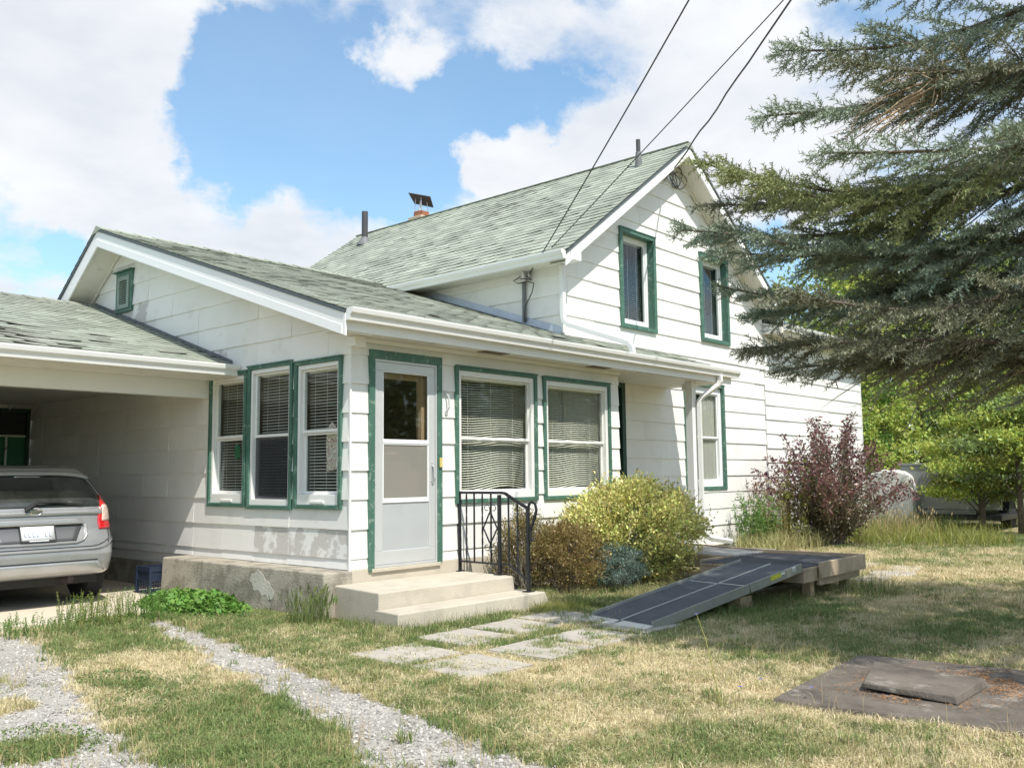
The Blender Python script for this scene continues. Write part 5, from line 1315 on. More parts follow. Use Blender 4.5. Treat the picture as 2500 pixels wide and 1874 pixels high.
def blocked(x, y):
    b = (x > -.36) & (x < 4.45) & (y > -.06) & (y < 8)                      # wing, ledge
    b |= (x > -.30) & (x < 1.56) & (y > -1.08) & (y < 0)                    # steps
    b |= (x > -4.35) & (x < 0) & (y > 1.56)                                 # carport floor
    b |= (x > 4.2) & (x < 15) & (y > .78)
    e_ = (vnoise(x * 7, y * 7, 19) - .35) * .22
    b |= (x > -.5 + e_) & (x < 1.06) & (y > -5.78 + e_) & (y < -4.42 - e_)                 # cover
    b |= (x > 3.98) & (x < 5.1) & (y > -1.8)
    return b
def paver_gap(x, y):
    inside = np.zeros(x.shape, bool)
    for i in range(4):
        for j in range(2):
            x0 = px0[i]; y0 = (-2.76 if j == 0 else (-2.16 if i == 0 else -2.03)) + (.0, .02, .03, .05)[i] + (.05 if j else 0)
            inside |= (x > x0 + .0) & (x < x0 + .58) & (y > y0 + .0) & (y < y0 + .58)
    return inside
n = 150000
# density falls with the distance to the camera
rr = 2.6 + 18 * NR.rand(n) ** 1.5; aa = np.radians(41.4 + NR.uniform(-38, 38, n))
x = CAMP.x + rr * np.cos(aa); y = CAMP.y + rr * np.sin(aa)
ok = ~blocked(x, y); x, y, rr = x[ok], y[ok], rr[ok]
g_, d_, n3_ = masks(x, y)
pv = paver_gap(x, y); over = vnoise(x * 4.1, y * 4.1, 77) > .50
keep = (NR.rand(len(x)) > g_ * 1.03 - .035) & (~pv | (over & (NR.rand(len(x)) < .55)))
x, y, rr, d_ = x[keep], y[keep], rr[keep], d_[keep]
bare = vnoise(x * 2.3, y * 2.3, 41); keep = NR.rand(len(x)) < np.where(d_ > .8, .75, 1.0) * smooth(.18, .34, bare)
x, y, rr, d_ = x[keep], y[keep], rr[keep], d_[keep]
u = NR.rand(len(x)) * .85 + d_ * .80 - .22 + (vnoise(x * 9, y * 9, 66) - .5) * .7
def put(name, sel, col, s0, s1, hh=1.0, label=None):
    P = np.stack([x[sel], y[sel], gz(x[sel], y[sel])], 1); k = len(P); far = np.clip(rr[sel] / 7, .8, 2.2)
    s = NR.uniform(s0, s1, k) * far ** .5; big = 1 + .9 * smooth(.62, .8, vnoise(P[:, 0] * 1.7, P[:, 1] * 1.7, 55))
    scatter(name, P, np.stack([NR.uniform(-.15, .15, k), NR.uniform(-.15, .15, k), NR.uniform(0, 6.28, k)], 1), np.stack([s, s, s * hh * big], 1), col, label)
put('grass', u < .36, cg, .75, 1.35, label='short green lawn grass')
put('olive_grass', (u >= .36) & (u < .66), col_ol, .75, 1.35, label='yellowing lawn grass')
put('dry_grass', u >= .66, cstraw, .8, 1.4, label='straw coloured dry grass')
# ---- gravel
def pebble(seed):
    r = np.random.RandomState(seed); v = []
    for z, q in ((-.4, .6), (.15, 1.0), (.55, .55)):
        for k in range(5): a = k * 1.2566 + z; v.append((q * math.cos(a) * r.uniform(.7, 1.1), q * math.sin(a) * r.uniform(.6, 1), z * r.uniform(.7, 1)))
    f = [(j * 5 + k, j * 5 + (k + 1) % 5, (j + 1) * 5 + (k + 1) % 5, (j + 1) * 5 + k) for j in range(2) for k in range(5)] + [(10, 11, 12, 13, 14)]
    return v, f
M_PEB = mat('gravel_stone', (.46, .44, .41), .85, island=.0, objrand=.35, bump=.4)
cp = variants('gravel', pebble, 7, M_PEB)
n = 190000; rr = 2.6 + 10 * NR.rand(n) ** 1.4; aa = np.radians(41.4 + NR.uniform(-4, 36, n)); x = CAMP.x + rr * np.cos(aa); y = CAMP.y + rr * np.sin(aa)
g_, d_, n3_ = masks(x, y); keep = (NR.rand(n) < g_ * (.62 + .6 * vnoise(x * 6, y * 6, 91))) & ~blocked(x, y) & (g_ > .12); x, y = x[keep], y[keep]
P = np.stack([x, y, gz(x, y) + .002], 1); k = len(P); s = .0038 * (.5 + NR.rand(k) ** 4 * 3.4)
scatter('gravel', P, NR.uniform(-3, 3, (k, 3)) * np.array([.3, .3, 1]), np.stack([s, s, s], 1), cp, 'pale crushed gravel in the wheel tracks')

# ================================================================ PLANTS
def leaf_T(w=.5, fold=.12):   # unit leaf along +x
    return [(0, 0, 0), (.45, -w / 2, fold), (1, 0, 0), (.45, w / 2, fold)], [(0, 1, 2, 3)]
def leaves(name, P, D, size, m, parent, w=.5, fold=.12, rollr=6.28):
    TV, TF_ = leaf_T(w, fold); V, F = stamp(TV, TF_, P, frames(D, NR.uniform(-rollr / 2, rollr / 2, len(P))), np.asarray(size))
    return np_obj(name, V, F, m, parent)
def rdir(n, up=0.0):
    d = NR.normal(size=(n, 3)); d[:, 2] += up; return d / np.linalg.norm(d, axis=1, keepdims=True)
def bush(name, c, r, h, nleaf, size, m, mwood, label, cat, w=.55, lump=.22, shell=.55, up=.5, stems=26, z0=.03, tip=None, nclump=60, csz=.09):
    o = empty(name, (c[0], c[1], 0), label, cat)
    cd = rdir(nclump, .25); cd[:, 2] = np.maximum(cd[:, 2], -.85); cl = cd * (1 - lump * NR.rand(nclump, 1))
    k = NR.randint(0, nclump, nleaf); off = NR.normal(size=(nleaf, 3)) * csz
    p = cl[k] * (shell + (1 - shell) * NR.rand(nleaf, 1) ** .5) + off
    inner = NR.rand(nleaf) < .22; p[inner] *= NR.uniform(.3, .85, (inner.sum(), 1))
    P = np.stack([c[0] + p[:, 0] * r, c[1] + p[:, 1] * r, z0 + h * .48 + p[:, 2] * h * .52], 1); P = P[P[:, 2] > z0]; q = (P - np.array([c[0], c[1], h * .35])); D = q / (np.linalg.norm(q, axis=1, keepdims=True) + 1e-6) + NR.normal(size=P.shape) * .8 + np.array([0, 0, up])
    leaves('foliage', P, D, size * (.5 + NR.rand(len(P)) ** 2 * 1.1), m, o, w)
    mb = MB()
    for i in range(stems):
        a = NR.rand() * 6.283; e = cl[NR.randint(nclump)]; q = Vector((c[0] + .06 * math.cos(a), c[1] + .06 * math.sin(a), 0)); t = Vector((c[0] + e[0] * r, c[1] + e[1] * r, z0 + h * .48 + e[2] * h * .5)); md = q.lerp(t, .5) + Vector((NR.normal() * .04, NR.normal() * .04, .06))
        mb.tube([q, md, t], [.009, .006, .002], 5)
    mb.build('stems', mwood, o)
    return o
def leafm(name, c, isl=.3, hue=.03, trans=.3, rough=.5): return mat(name, c, rough, island=isl, hue=hue, trans=trans)
M_EUO = leafm('euonymus_leaf', (.64, .62, .22), .5, .045, .25, .4)
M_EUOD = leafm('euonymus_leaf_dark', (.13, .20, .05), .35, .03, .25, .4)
M_SPI = leafm('spirea_leaf', (.30, .225, .085), .35, .03)
M_SPI2 = leafm('spirea_leaf_olive', (.27, .225, .085), .35, .04)
M_JUN = leafm('juniper_leaf', (.20, .28, .24), .3, .02, .15)
M_PUR = leafm('purple_leaf', (.19, .085, .085), .5, .04, .25, .35)
M_PURG = leafm('purple_green_leaf', (.19, .16, .095), .4, .05, .3, .4)
M_WEED = leafm('weed_leaf', (.13, .25, .05), .3, .02, .35)
M_WEEDY = leafm('weed_leaf_yellow', (.28, .30, .07), .3, .03, .35)
M_YG = leafm('young_tree_leaf', (.42, .50, .11), .35, .03, .4)
M_DG = leafm('dark_tree_leaf', (.19, .26, .08), .35, .02, .35)
eu = bush('euonymus_shrub', (3.62, -.72), .80, 1.17, 36000, .036, M_EUO, M_GREYTWIG, 'large rounded yellow green variegated shrub in front of the wall', 'shrub', w=.62, nclump=230, lump=.14, shell=.88)
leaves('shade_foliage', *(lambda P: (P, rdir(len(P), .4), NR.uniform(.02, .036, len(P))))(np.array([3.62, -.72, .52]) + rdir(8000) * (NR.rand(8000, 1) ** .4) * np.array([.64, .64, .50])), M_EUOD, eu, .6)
# stray shoots on top of it
Ps = []; mb = MB()
for i in range(26):
    x0, y0 = 3.62 + NR.uniform(-.5, .5), -.72 + NR.uniform(-.4, .4); hh = 1.08 + NR.rand() * .22; mb.tube([(x0, y0, .85), (x0 + NR.uniform(-.05, .05), y0, hh)], .0018, 4); Ps += [(x0 + NR.normal() * .015, y0 + NR.normal() * .015, .95 + (hh - .95) * k / 14) for k in range(14)]
Ps = np.array(Ps); leaves('shoots', Ps, rdir(len(Ps), .5), np.full(len(Ps), .024), M_EUO, eu, .5); mb.build('shoot_stems', M_WEEDY, eu)
bush('spirea_shrub', (2.40, -.64), .47, .76, 26000, .024, M_SPI, M_GREYTWIG, 'rusty brown dense rounded shrub between railing and yellow shrub', 'shrub', w=.5, nclump=110, lump=.25, shell=.7, stems=60)
bush('spirea_shrub', (2.02, -.42), .38, .92, 12000, .022, M_SPI2, M_GREYTWIG, 'thin olive brown shrub seen through the railing', 'shrub', w=.5, nclump=60, lump=.35, shell=.5, stems=60)
bush('juniper_shrub', (2.88, -.98), .36, .50, 15000, .024, M_JUN, M_GREYTWIG, 'small blue grey juniper at the foot of the yellow shrub', 'shrub', w=.28, nclump=60, lump=.3, shell=.6)
# purple leaved shrub: arching stems
def stem_shrub(name, c, n, R, H, size, m, m2, label, leafn=26, w=.45, spread=1.0, thr=.5):
    o = empty(name, (c[0], c[1], 0), label, 'shrub'); mb = MB(); A = []; AD = []; B = []; BD = []
    for i in range(n):
        a = NR.rand() * 6.283; q = NR.rand() ** .6; rr_ = R * q * spread; hh = H * (1 - .55 * q * q) * NR.uniform(.75, 1.08)
        pts = [Vector((c[0] + .12 * math.cos(a) + rr_ * math.cos(a) * t ** 1.4, c[1] + .12 * math.sin(a) + rr_ * math.sin(a) * t ** 1.4, hh * (t ** .85))) for t in (0, .25, .5, .75, 1)]
        mb.tube(pts, [.011, .009, .006, .004, .002], 5)
        for k in range(leafn * 3):
            t = NR.uniform(.12, 1.0); j = min(int(t * 4), 3); p = pts[j].lerp(pts[j + 1], t * 4 - j); d = rdir(1, .5)[0]; L_ = NR.rand() * .17 * (1.3 - t)
            pp = np.array(p) + d * L_
            if t > thr + NR.normal() * .15: A.append(pp); AD.append(d + NR.normal(size=3) * .5)
            else: B.append(pp); BD.append(d + NR.normal(size=3) * .5)
    mb.build('stems', M_GREYTWIG, o); leaves('leaves', np.array(A), np.array(AD), NR.uniform(size * .6, size * 1.3, len(A)), m, o, w)
    leaves('lower_leaves', np.array(B), np.array(BD), NR.uniform(size * .6, size * 1.3, len(B)), m2, o, w); return o
stem_shrub('purple_shrub', (10.05, -.45), 115, 1.30, 2.25, .070, M_PUR, M_PURG, 'tall open shrub with dark purple leaves beside the white extension', 46, w=.42, thr=.66)
# goldenrod like weeds and grasses along the wall
def herb(name, c, n, H, R, size, m, label, cat='weeds', w=.28, leafn=30, base=.0):
    o = empty(name, (c[0], c[1], 0), label, cat); mb = MB(); A = []; AD = []
    for i in range(n):
        a = NR.rand() * 6.283; r0 = R * math.sqrt(NR.rand()); x0, y0 = c[0] + r0 * math.cos(a), c[1] + r0 * math.sin(a); hh = H * NR.uniform(.55, 1.05); lx, ly = NR.normal() * .12 * hh, NR.normal() * .12 * hh
        mb.tube([(x0, y0, 0), (x0 + lx * .4, y0 + ly * .4, hh * .6), (x0 + lx, y0 + ly, hh)], [.0022, .0016, .0008], 4)
        for k in range(leafn): t = base + (1 - base) * k / leafn; A.append((x0 + lx * t, y0 + ly * t, hh * t)); d = rdir(1, .35)[0]; AD.append(d)
    so = mb.build('stems', M_WEED, o); so['kind'] = 'stuff'; leaves('leaves', np.array(A), np.array(AD), NR.uniform(size * .6, size * 1.2, len(A)), m, o, w); return o
herb('weed_clump', (8.75, .30), 60, .92, .34, .095, M_WEED, 'bright green leafy weeds by the wall right of the downspout', w=.22, leafn=34)
herb('weed_clump', (9.45, .25), 55, .62, .5, .09, M_WEEDY, 'yellowing weeds along the wall between green weeds and purple shrub', w=.3, leafn=26)
herb('vine_clump', (9.75, .10), 12, 1.55, .4, .10, M_WEEDY, 'pale green broad leaved vine climbing behind the purple shrub', 'vine', w=.8, leafn=20, base=.3)
def strands(name, c, n, H, R, m, label, wdt=.0026, arch=.6, heads=False, ell=(1, 1)):
    P = []; 
    k = 5; V = []; F = []
    for i in range(n):
        a = NR.rand() * 6.283; r0 = R * math.sqrt(NR.rand()); x0, y0 = c[0] + r0 * math.cos(a) * ell[0], c[1] + r0 * math.sin(a) * ell[1]; b = NR.rand() * 6.283; hh = H * NR.uniform(.5, 1.1); ar = arch * hh * NR.rand(); s = NR.rand() * 3.14; wx, wy = wdt * math.cos(s), wdt * math.sin(s); b0 = len(V)
        for j in range(k):
            t = j / (k - 1); q = ar * t * t; zz = hh * (t - .35 * (ar / hh) * t ** 3); f_ = (1 - t * .9); 
            V += [(x0 + q * math.cos(b) - wx * f_, y0 + q * math.sin(b) - wy * f_, zz), (x0 + q * math.cos(b) + wx * f_, y0 + q * math.sin(b) + wy * f_, zz)]
        F += [(b0 + 2 * j, b0 + 2 * j + 1, b0 + 2 * j + 3, b0 + 2 * j + 2) for j in range(k - 1)]
        if heads and NR.rand() < .5:
            e = V[-1]; b1 = len(V); V += [(e[0] - .003, e[1], e[2] - .05), (e[0] + .003, e[1], e[2] - .05), (e[0] + .02 * math.cos(b), e[1] + .02 * math.sin(b), e[2] + .02), (e[0] - .002, e[1] + .003, e[2])]; F.append((b1, b1 + 1, b1 + 2, b1 + 3))
    o = np_obj(name, V, F, m); tag(o, label, 'grass clump'); return o
M_DRYTALL = mat('tall_dry_grass', (.48, .37, .19), .8, island=.25, trans=.25); M_TALLG = mat('tall_green_grass', (.15, .20, .06), .7, island=.3, hue=.03, trans=.3)
strands('tall_grass', (9.6, .25), 420, 1.15, 1.0, M_DRYTALL, 'tall dry seed grass along the wall left of the purple shrub', arch=.35, heads=True, ell=(1, .45))
strands('tall_grass', (9.1, -.05), 1500, .42, 1.3, M_OLIVE, 'matted olive grass in front of the wall weeds', arch=1.0, ell=(1.1, .4), wdt=.006)
strands('tall_grass', (12.3, -.8), 500, .62, .7, M_DRYTALL, 'tall straw grass right of the purple shrub', arch=.5, heads=True)
strands('tall_grass', (11.6, -1.4), 1600, .45, 1.5, M_WEEDY, 'yellow green long grass at the foot of the purple shrub', arch=1.0, wdt=.006)
strands('daylily_clump', (12.6, -3.6), 420, .75, .5, M_TALLG, 'arching green strap leaf clump at the right edge of the lawn', arch=1.3, wdt=.012)
strands('tall_grass', (15.6, -3.9), 900, .8, 1.3, M_DRYTALL, 'tall pale grass behind the strap leaf clump at the right edge', arch=.6, heads=True, wdt=.006)
strands('tall_grass', (14.4, -.3), 1100, .5, 1.1, M_TALLG, 'green long grass in front of the white tarp hump', arch=.8, wdt=.006)
strands('tall_grass', (1.9, -.85), 900, .15, .55, M_OLIVE, 'long grass at the foot of the brown shrub', arch=1.5, heads=False, ell=(1.3, .5))
strands('tall_grass', (3.1, -1.45), 1300, .17, .55, M_OLIVE, 'long grass between juniper and ramp', arch=1.5, heads=False, ell=(1.6, .35))
strands('tall_grass', (.25, -1.22), 420, .14, .45, M_TALLG, 'long grass along the front of the lower step', arch=1.4, heads=False, ell=(1.6, .25))
strands('tall_grass', (1.45, -1.35), 700, .15, .4, M_WEEDY, 'long grass at the right end of the lower step', arch=1.5, heads=False, ell=(1, .6))
strands('tall_grass', (-.52, -.10), 260, .32, .20, M_TALLG, 'tuft of tall green grass against the ledge near its corner', arch=.6, heads=True, wdt=.0025)
strands('tall_grass', (-.42, -.85), 700, .12, .4, M_TALLG, 'short green grass in the corner of ledge and landing', arch=.8, ell=(.5, 1.2))
strands('tall_grass', (2.7, -2.85), 500, .16, .5, M_TALLG, 'green grass along the near rail of the ramp', arch=.9, ell=(2.2, .3))
strands('tall_grass', (4.2, -3.2), 260, .30, .35, M_TALLG, 'green weeds in front of the deck corner', arch=.8)
# broad leaved weeds by the ledge
o = empty('broadleaf_weeds', (-.72, 1.55, 0), 'patch of bright green round leaved weeds against the left end of the ledge', 'weeds')
k = 2600; a = NR.rand(k) * 6.283; q = np.sqrt(NR.rand(k)); Px = -.70 + q * np.cos(a) * .33 + (NR.rand(k) - .5) * .1; Py = 1.55 + q * np.sin(a) * .85; Pz = .02 + NR.rand(k) ** .6 * .21 * (1 - q ** 3) * (.55 + .45 * vnoise(Px * 6, Py * 6, 4))
leaves('leaves', np.stack([Px, Py, Pz], 1), rdir(k, .3) * np.array([1, 1, .5]), NR.uniform(.03, .062, k), mat('mallow_leaf', (.155, .30, .06), .5, island=.25, hue=.015, trans=.3), o, .95, .10, 1.6)
herb('weed_clump', (-1.72, 1.32), 120, .30, .34, .017, M_WEEDY, 'wispy pale green weeds at the edge of the carport floor', w=.4, leafn=34)
herb('weed_clump', (-1.32, 1.25), 60, .30, .16, .016, M_WEED, 'narrow wispy weeds at the gravel beside the carport floor', w=.4, leafn=34)
herb('weed_clump', (-2.2, 1.45), 110, .13, .45, .018, M_WEED, 'low green weeds along the carport floor edge', w=.5, leafn=16)
M_CLOV = leafm('clover_leaf', (.165, .23, .075), .35, .03, .3)
for (x0, y0, r, nn, lb) in ((-2.62, -1.0, .24, 1700, 'dark green clover patch between the wheel tracks'), (-2.75, -1.65, .28, 1500, 'green weed patch below the clover between the tracks'), (-3.50, -2.05, .26, 1300, 'round green weed island in the left wheel track')):
    a = NR.rand(nn) * 6.283; q = np.sqrt(NR.rand(nn)); P = np.stack([x0 + q * np.cos(a) * r, y0 + q * np.sin(a) * r * 1.4, .01 + NR.rand(nn) * .055 * (1 - q * q)], 1)
    tag(leaves('clover_patch', P[:nn // 2], rdir(nn // 2, .5), NR.uniform(.009, .018, nn // 2), M_CLOV, None, .8), lb, 'weeds', kind='stuff')
# chicory with blue flowers
o = empty('chicory', (-.88, -4.30, 0), 'thin leaning chicory stem with small blue flowers in the lawn', 'wildflower'); mb = MB()
mb.tube([(-.88, -4.30, 0), (-.82, -4.22, .14), (-.70, -4.10, .33), (-.62, -4.0, .45)], [.004, .003, .003, .002], 5); mb.tube([(-.70, -4.10, .33), (-.77, -4.07, .36)], .0016, 4); mb.tube([(-.86, -4.27, .05), (-.72, -4.40, .13), (-.68, -4.42, .15)], .0018, 4); mb.tube([(-.82, -4.22, .14), (-.9, -4.25, .19)], .0016, 4); mb.build('stem', M_WEEDY, o)
M_BLUE = mat('chicory_petal', (.16, .18, .52), .6, island=.1, trans=.2)
for p in ((-.64, -4.01, .455), (-.68, -4.42, .15), (-.80, -4.36, .12), (-.48, -4.62, .10)):
    k = 12; a = np.arange(k) * 6.283 / k; D = np.stack([np.cos(a), np.sin(a), .25 + 0 * a], 1); leaves('flower', np.tile(np.array(p), (k, 1)), D, np.full(k, .015), M_BLUE, o, .5, 0, .2)

# fallen orange brown needles round the lid of the concrete cover
M_LITTER = mat('needle_litter', (.36, .19, .085), .9, island=.3)
k = 16000; x = NR.uniform(-.3, 1.05, k); y = NR.uniform(-5.75, -4.5, k)
lidd = np.maximum(np.maximum(-.13 - x, x - .46), np.maximum(-5.28 - y, y + 4.68)); dens = np.exp(-np.maximum(lidd, 0) / .07) * .45 + 1.2 * gauss(x, y, .62, -5.25, .24) + .8 * gauss(x, y, .30, -5.45, .18) + .5 * gauss(x, y, -.22, -4.95, .10); dens = np.where(lidd < .004, 0, dens)
ok = NR.rand(k) < dens * (vnoise(x * 7, y * 7, 3) > .38); x, y = x[ok], y[ok]; a = NR.rand(len(x)) * 6.28
nl = leaves('needle_litter', np.stack([x, y, .037 + NR.rand(len(x)) * .008], 1), np.stack([np.cos(a), np.sin(a), NR.normal(size=len(a)) * .1], 1), NR.uniform(.012, .03, len(x)), M_LITTER, None, .14); nl['kind'] = 'stuff'; nl['label'] = 'orange brown spruce needles round the lid of the concrete cover'

# small debris and odd taller sprigs in the lawn
k = 900; x = NR.uniform(-3.5, 8, k); y = NR.uniform(-7, 0, k); ok = ~blocked(x, y) & ~paver_gap(x, y); x, y = x[ok], y[ok]; a = NR.rand(len(x)) * 6.28
V_, F_ = stamp(np.array([(0, -.02, 0), (1, -.012, .02), (1, .012, .02), (0, .02, 0)]), np.array([(0, 1, 2, 3)]), np.stack([x, y, gz(x, y) + .022], 1), frames(np.stack([np.cos(a), np.sin(a), NR.normal(size=len(a)) * .12], 1)), NR.uniform(.03, .14, len(x)))
tw_ = np_obj('fallen_twigs', V_, F_, M_DEADTWIG); tw_['kind'] = 'stuff'; tw_['label'] = 'small fallen twigs in the lawn'
k = 1500; rr = 2.8 + 12 * NR.rand(k) ** 1.3; aa = np.radians(41.4 + NR.uniform(-34, 34, k)); x = CAMP.x + rr * np.cos(aa); y = CAMP.y + rr * np.sin(aa)
g_, d_, n3_ = masks(x, y); ok = ~blocked(x, y) & ~paver_gap(x, y) & (vnoise(x * 1.5, y * 1.5, 88) > .45); x, y, d_ = x[ok], y[ok], d_[ok]
csp = variants('lawn_weeds', lambda i: tuft(200 + i, 9, .07, .05, .0036, 1.3), 5, M_CLOV); n_ = len(x); s = NR.uniform(.5, 1.15, n_)
scatter('lawn_weeds', np.stack([x, y, gz(x, y)], 1), np.stack([0 * x, 0 * x, NR.uniform(0, 6.28, n_)], 1), np.stack([s, s, s * .8], 1), csp, 'scattered broad bladed weeds in the lawn')
csd = variants('seed_stalks', lambda i: tuft(300 + i, 5, .14, .04, .0013, .5), 4, M_DRYTALL); k = 1100; q = NR.randint(0, n_, k); xx = x[q] + NR.normal(size=k) * .3; yy = y[q] + NR.normal(size=k) * .3; ok = ~blocked(xx, yy) & ~paver_gap(xx, yy); xx, yy = xx[ok], yy[ok]; n_ = len(xx); s = NR.uniform(.5, 1.2, n_)
scatter('seed_stalks', np.stack([xx, yy, gz(xx, yy)], 1), np.stack([0 * xx, 0 * xx, NR.uniform(0, 6.28, n_)], 1), np.stack([s, s, s], 1), csd, 'thin dry seed stalks standing in the lawn')
# ================================================================ BLUE SPRUCE at the right
M_SPR = mat('spruce_needles', (.27, .33, .245), .55, island=.35, hue=.035, trans=.1)
M_SPR2 = mat('spruce_needles_green', (.30, .335, .15), .55, island=.35, hue=.03, trans=.12)
M_SPRD = mat('spruce_needles_dark', (.19, .20, .13), .6, island=.35, hue=.03, trans=.08)
TX, TY = 2.25, -7.35
spruce = empty('spruce_tree', (TX, TY, 0), 'big blue spruce reaching in from the right with drooping branches', 'tree')
mb = MB(); mb.tube([(TX, TY, -.05), (TX, TY, .4), (TX + .05, TY, 4), (TX, TY + .03, 8), (TX, TY, 12.2)], [.27, .22, .17, .09, .01], 14); mb.build('trunk', M_BARKS, spruce, smooth=True)
def needle_shoot(seed, n=15):
    r = np.random.RandomState(seed); v = []; f = []
    for i in range(n):
        t = i / n * .95 + .02; a = i * 2.4 + r.rand() * .6; ca, sa = math.cos(a), math.sin(a); l = .33 * (1 - .25 * t); fx = l * .62; fr = l * .70; w = .045
        b = len(v); ux, uy, uz = 0, -sa, ca
        v += [(t - w, uy * w * .5, uz * w * .5), (t + w, -uy * w * .5, -uz * w * .5), (t + fx, ca * fr, sa * fr)]; f.append((b, b + 1, b + 2))
    v += [(0, -.012, 0), (0, .012, 0), (1, 0, 0)]; f.append((len(v) - 3, len(v) - 2, len(v) - 1)); return np.array(v), np.array(f)
NS = [needle_shoot(i) for i in range(4)]
class Acc:
    def __init__(s): s.P = []; s.D = []; s.S = []
    def emit(s, name, m, parent, temps):
        if not s.P: return
        P = np.concatenate(s.P); D = np.concatenate(s.D); S = np.concatenate(s.S); k = NR.randint(0, len(temps), len(P)); Vs = []; Fs = []; b = 0
        for i, (tv, tf) in enumerate(temps):
            q = k == i
            if not q.any(): continue
            V, F = stamp(tv, tf, P[q], frames(D[q], NR.uniform(0, 6.28, q.sum())), S[q]); Vs.append(V); Fs.append(F + b); b += len(V)
        return np_obj(name, np.concatenate(Vs), np.concatenate(Fs), m, parent)
def unit(v): return v / (np.linalg.norm(v) + 1e-9)
def limb(p0, p1, dense, acc, twigs, barks, bare=.30, wid=.62, r0=.035):
    p0 = np.array(p0, float); p1 = np.array(p1, float); L_ = np.linalg.norm(p1 - p0); nseg = 12; path = []
    jit = NR.normal(size=3) * .10; ph = NR.rand() * 6
    for i in range(nseg + 1):
        t = i / nseg; p = p0 + (p1 - p0) * t; p[2] += -.16 * L_ * math.sin(math.pi * t) * .35 + .05 * L_ * t ** 4; p += jit * math.sin(math.pi * t * 2); p[2] += .05 * math.sin(9 * t + ph) * math.sin(math.pi * t); path.append(p)
    barks.tube([tuple(p) for p in path], [r0 * (1 - .9 * i / nseg) + .003 for i in range(nseg + 1)], 6)
    d0 = unit(p1 - p0); side = unit(np.cross([0, 0, 1], d0)); step = .085 / dense
    s = bare * L_
    while s < L_:
        t = s / L_; j = min(int(t * nseg), nseg - 1); base = path[j] + (path[j + 1] - path[j]) * (t * nseg - j); dl = unit(path[j + 1] - path[j])
        for sg in (-1, 1):
            if NR.rand() < .10: continue
            env = wid * min(1, (1 - t) * 1.9 + .16) * min(1, .35 + 1.6 * (t - bare + .05)) * NR.uniform(.55, 1.1)
            if env < .05: continue
            d = unit(dl * NR.uniform(.55, .95) + side * sg * NR.uniform(.6, 1.0) + np.array([0, 0, NR.uniform(-.55, .30)])); e = base + d * env; e[2] -= .12 * env
            twigs.P.append(base[None]); twigs.D.append((e - base)[None]); twigs.S.append(np.array([np.linalg.norm(e - base)]))
            m_ = int(env / .045 * dense) + 2; tt = np.linspace(.12 if t > bare + .12 else .5, 1, m_); ss = np.where(np.arange(m_) % 2 == 0, 1, -1)[:, None]
            sd = unit(np.cross([0, 0, 1], d)); pos = base + (e - base) * tt[:, None]
            dirs = d[None] * NR.uniform(.6, 1.1, (m_, 1)) + sd[None] * ss * NR.uniform(.45, .95, (m_, 1)) + np.array([0, 0, 1]) * NR.uniform(-.25, .35, (m_, 1))
            acc.P.append(pos); acc.D.append(dirs); acc.S.append(NR.uniform(.08, .14, m_) / dense ** .5)
            acc.P.append(pos); acc.D.append(np.tile(d, (m_, 1)) + NR.normal(size=(m_, 3)) * .18); acc.S.append(NR.uniform(.08, .13, m_) / dense ** .5)
        s += step * NR.uniform(.7, 1.3)
    # limb tip and shoots sitting on the limb
    m_ = int(L_ * (1 - bare) / .016 * dense); tt = NR.uniform(bare, 1, m_); idx = np.minimum((tt * nseg).astype(int), nseg - 1); PA = np.array(path); pos = PA[idx] + (PA[idx + 1] - PA[idx]) * (tt * nseg - idx)[:, None]
    acc.P.append(pos); acc.D.append(np.tile(d0, (m_, 1)) * .8 + rdir(m_, .3) * .8); acc.S.append(NR.uniform(.09, .16, m_))
    # dead hanging twiglets under the inner part
    m_ = int(75 * dense); tt = NR.uniform(.12, .85, m_); idx = (tt * nseg).astype(int); pos = PA[idx]; D = rdir(m_, -.9) + d0 * .5
    twigs.P.append(pos); twigs.D.append(D); twigs.S.append(NR.uniform(.12, .34, m_))
TWT = (np.array([(0, -.010, 0), (0, .010, 0), (0, 0, .014), (.5, -.008, .06), (.5, .008, .06), (.5, 0, .07), (1, 0, .0)]), np.array([(0, 1, 4), (0, 4, 3), (1, 2, 5), (1, 5, 4), (2, 0, 3), (2, 3, 5), (3, 4, 6), (4, 5, 6), (5, 3, 6)]))
accs = [Acc(), Acc(), Acc()]; tw = Acc(); bk = MB()
def tip(x, y, z): return (x, y, z)
camv = np.array([CAMP.x, CAMP.y, CAMP.z])
def at_cam(az, el, d):   # world point seen under azimuth / elevation at a horizontal distance (a tip measured in the photograph)
    return np.array([CAMP.x + d * math.cos(math.radians(az)), CAMP.y + d * math.sin(math.radians(az)), CAMP.z + d * math.tan(math.radians(el))])
HERO = ((30.5, 13.2, 6.9, 3.85, 0), (29.4, 17.2, 6.6, 4.1, 1), (27.6, 16.4, 6.2, 4.2, 1), (24.2, 23.3, 6.7, 5.1, 0), (28.2, 9.7, 7.0, 3.3, 0), (27.0, 5.9, 6.9, 2.85, 2), (24.6, 4.6, 6.6, 2.6, 2),
        (29.2, 14.8, 7.3, 4.2, 2), (25.3, 19.6, 6.4, 4.7, 0), (22.3, 27.5, 6.6, 5.8, 0), (26.0, 12.5, 6.2, 3.8, 0), (24.8, 9.0, 5.9, 3.2, 2), (22.0, 6.0, 6.0, 2.7, 2), (26.3, 8.0, 7.2, 3.3, 0), (22.0, 17.0, 5.8, 4.4, 0), (20.5, 22.0, 5.9, 5.0, 2), (28.9, 11.8, 6.5, 3.5, 0))
for az, el, d, z0, kd in HERO:
    limb((TX + .02, TY + .05, z0), at_cam(az, el, d), 1.0, accs[kd], tw, bk, bare=.20, wid=.72)
z = 1.9
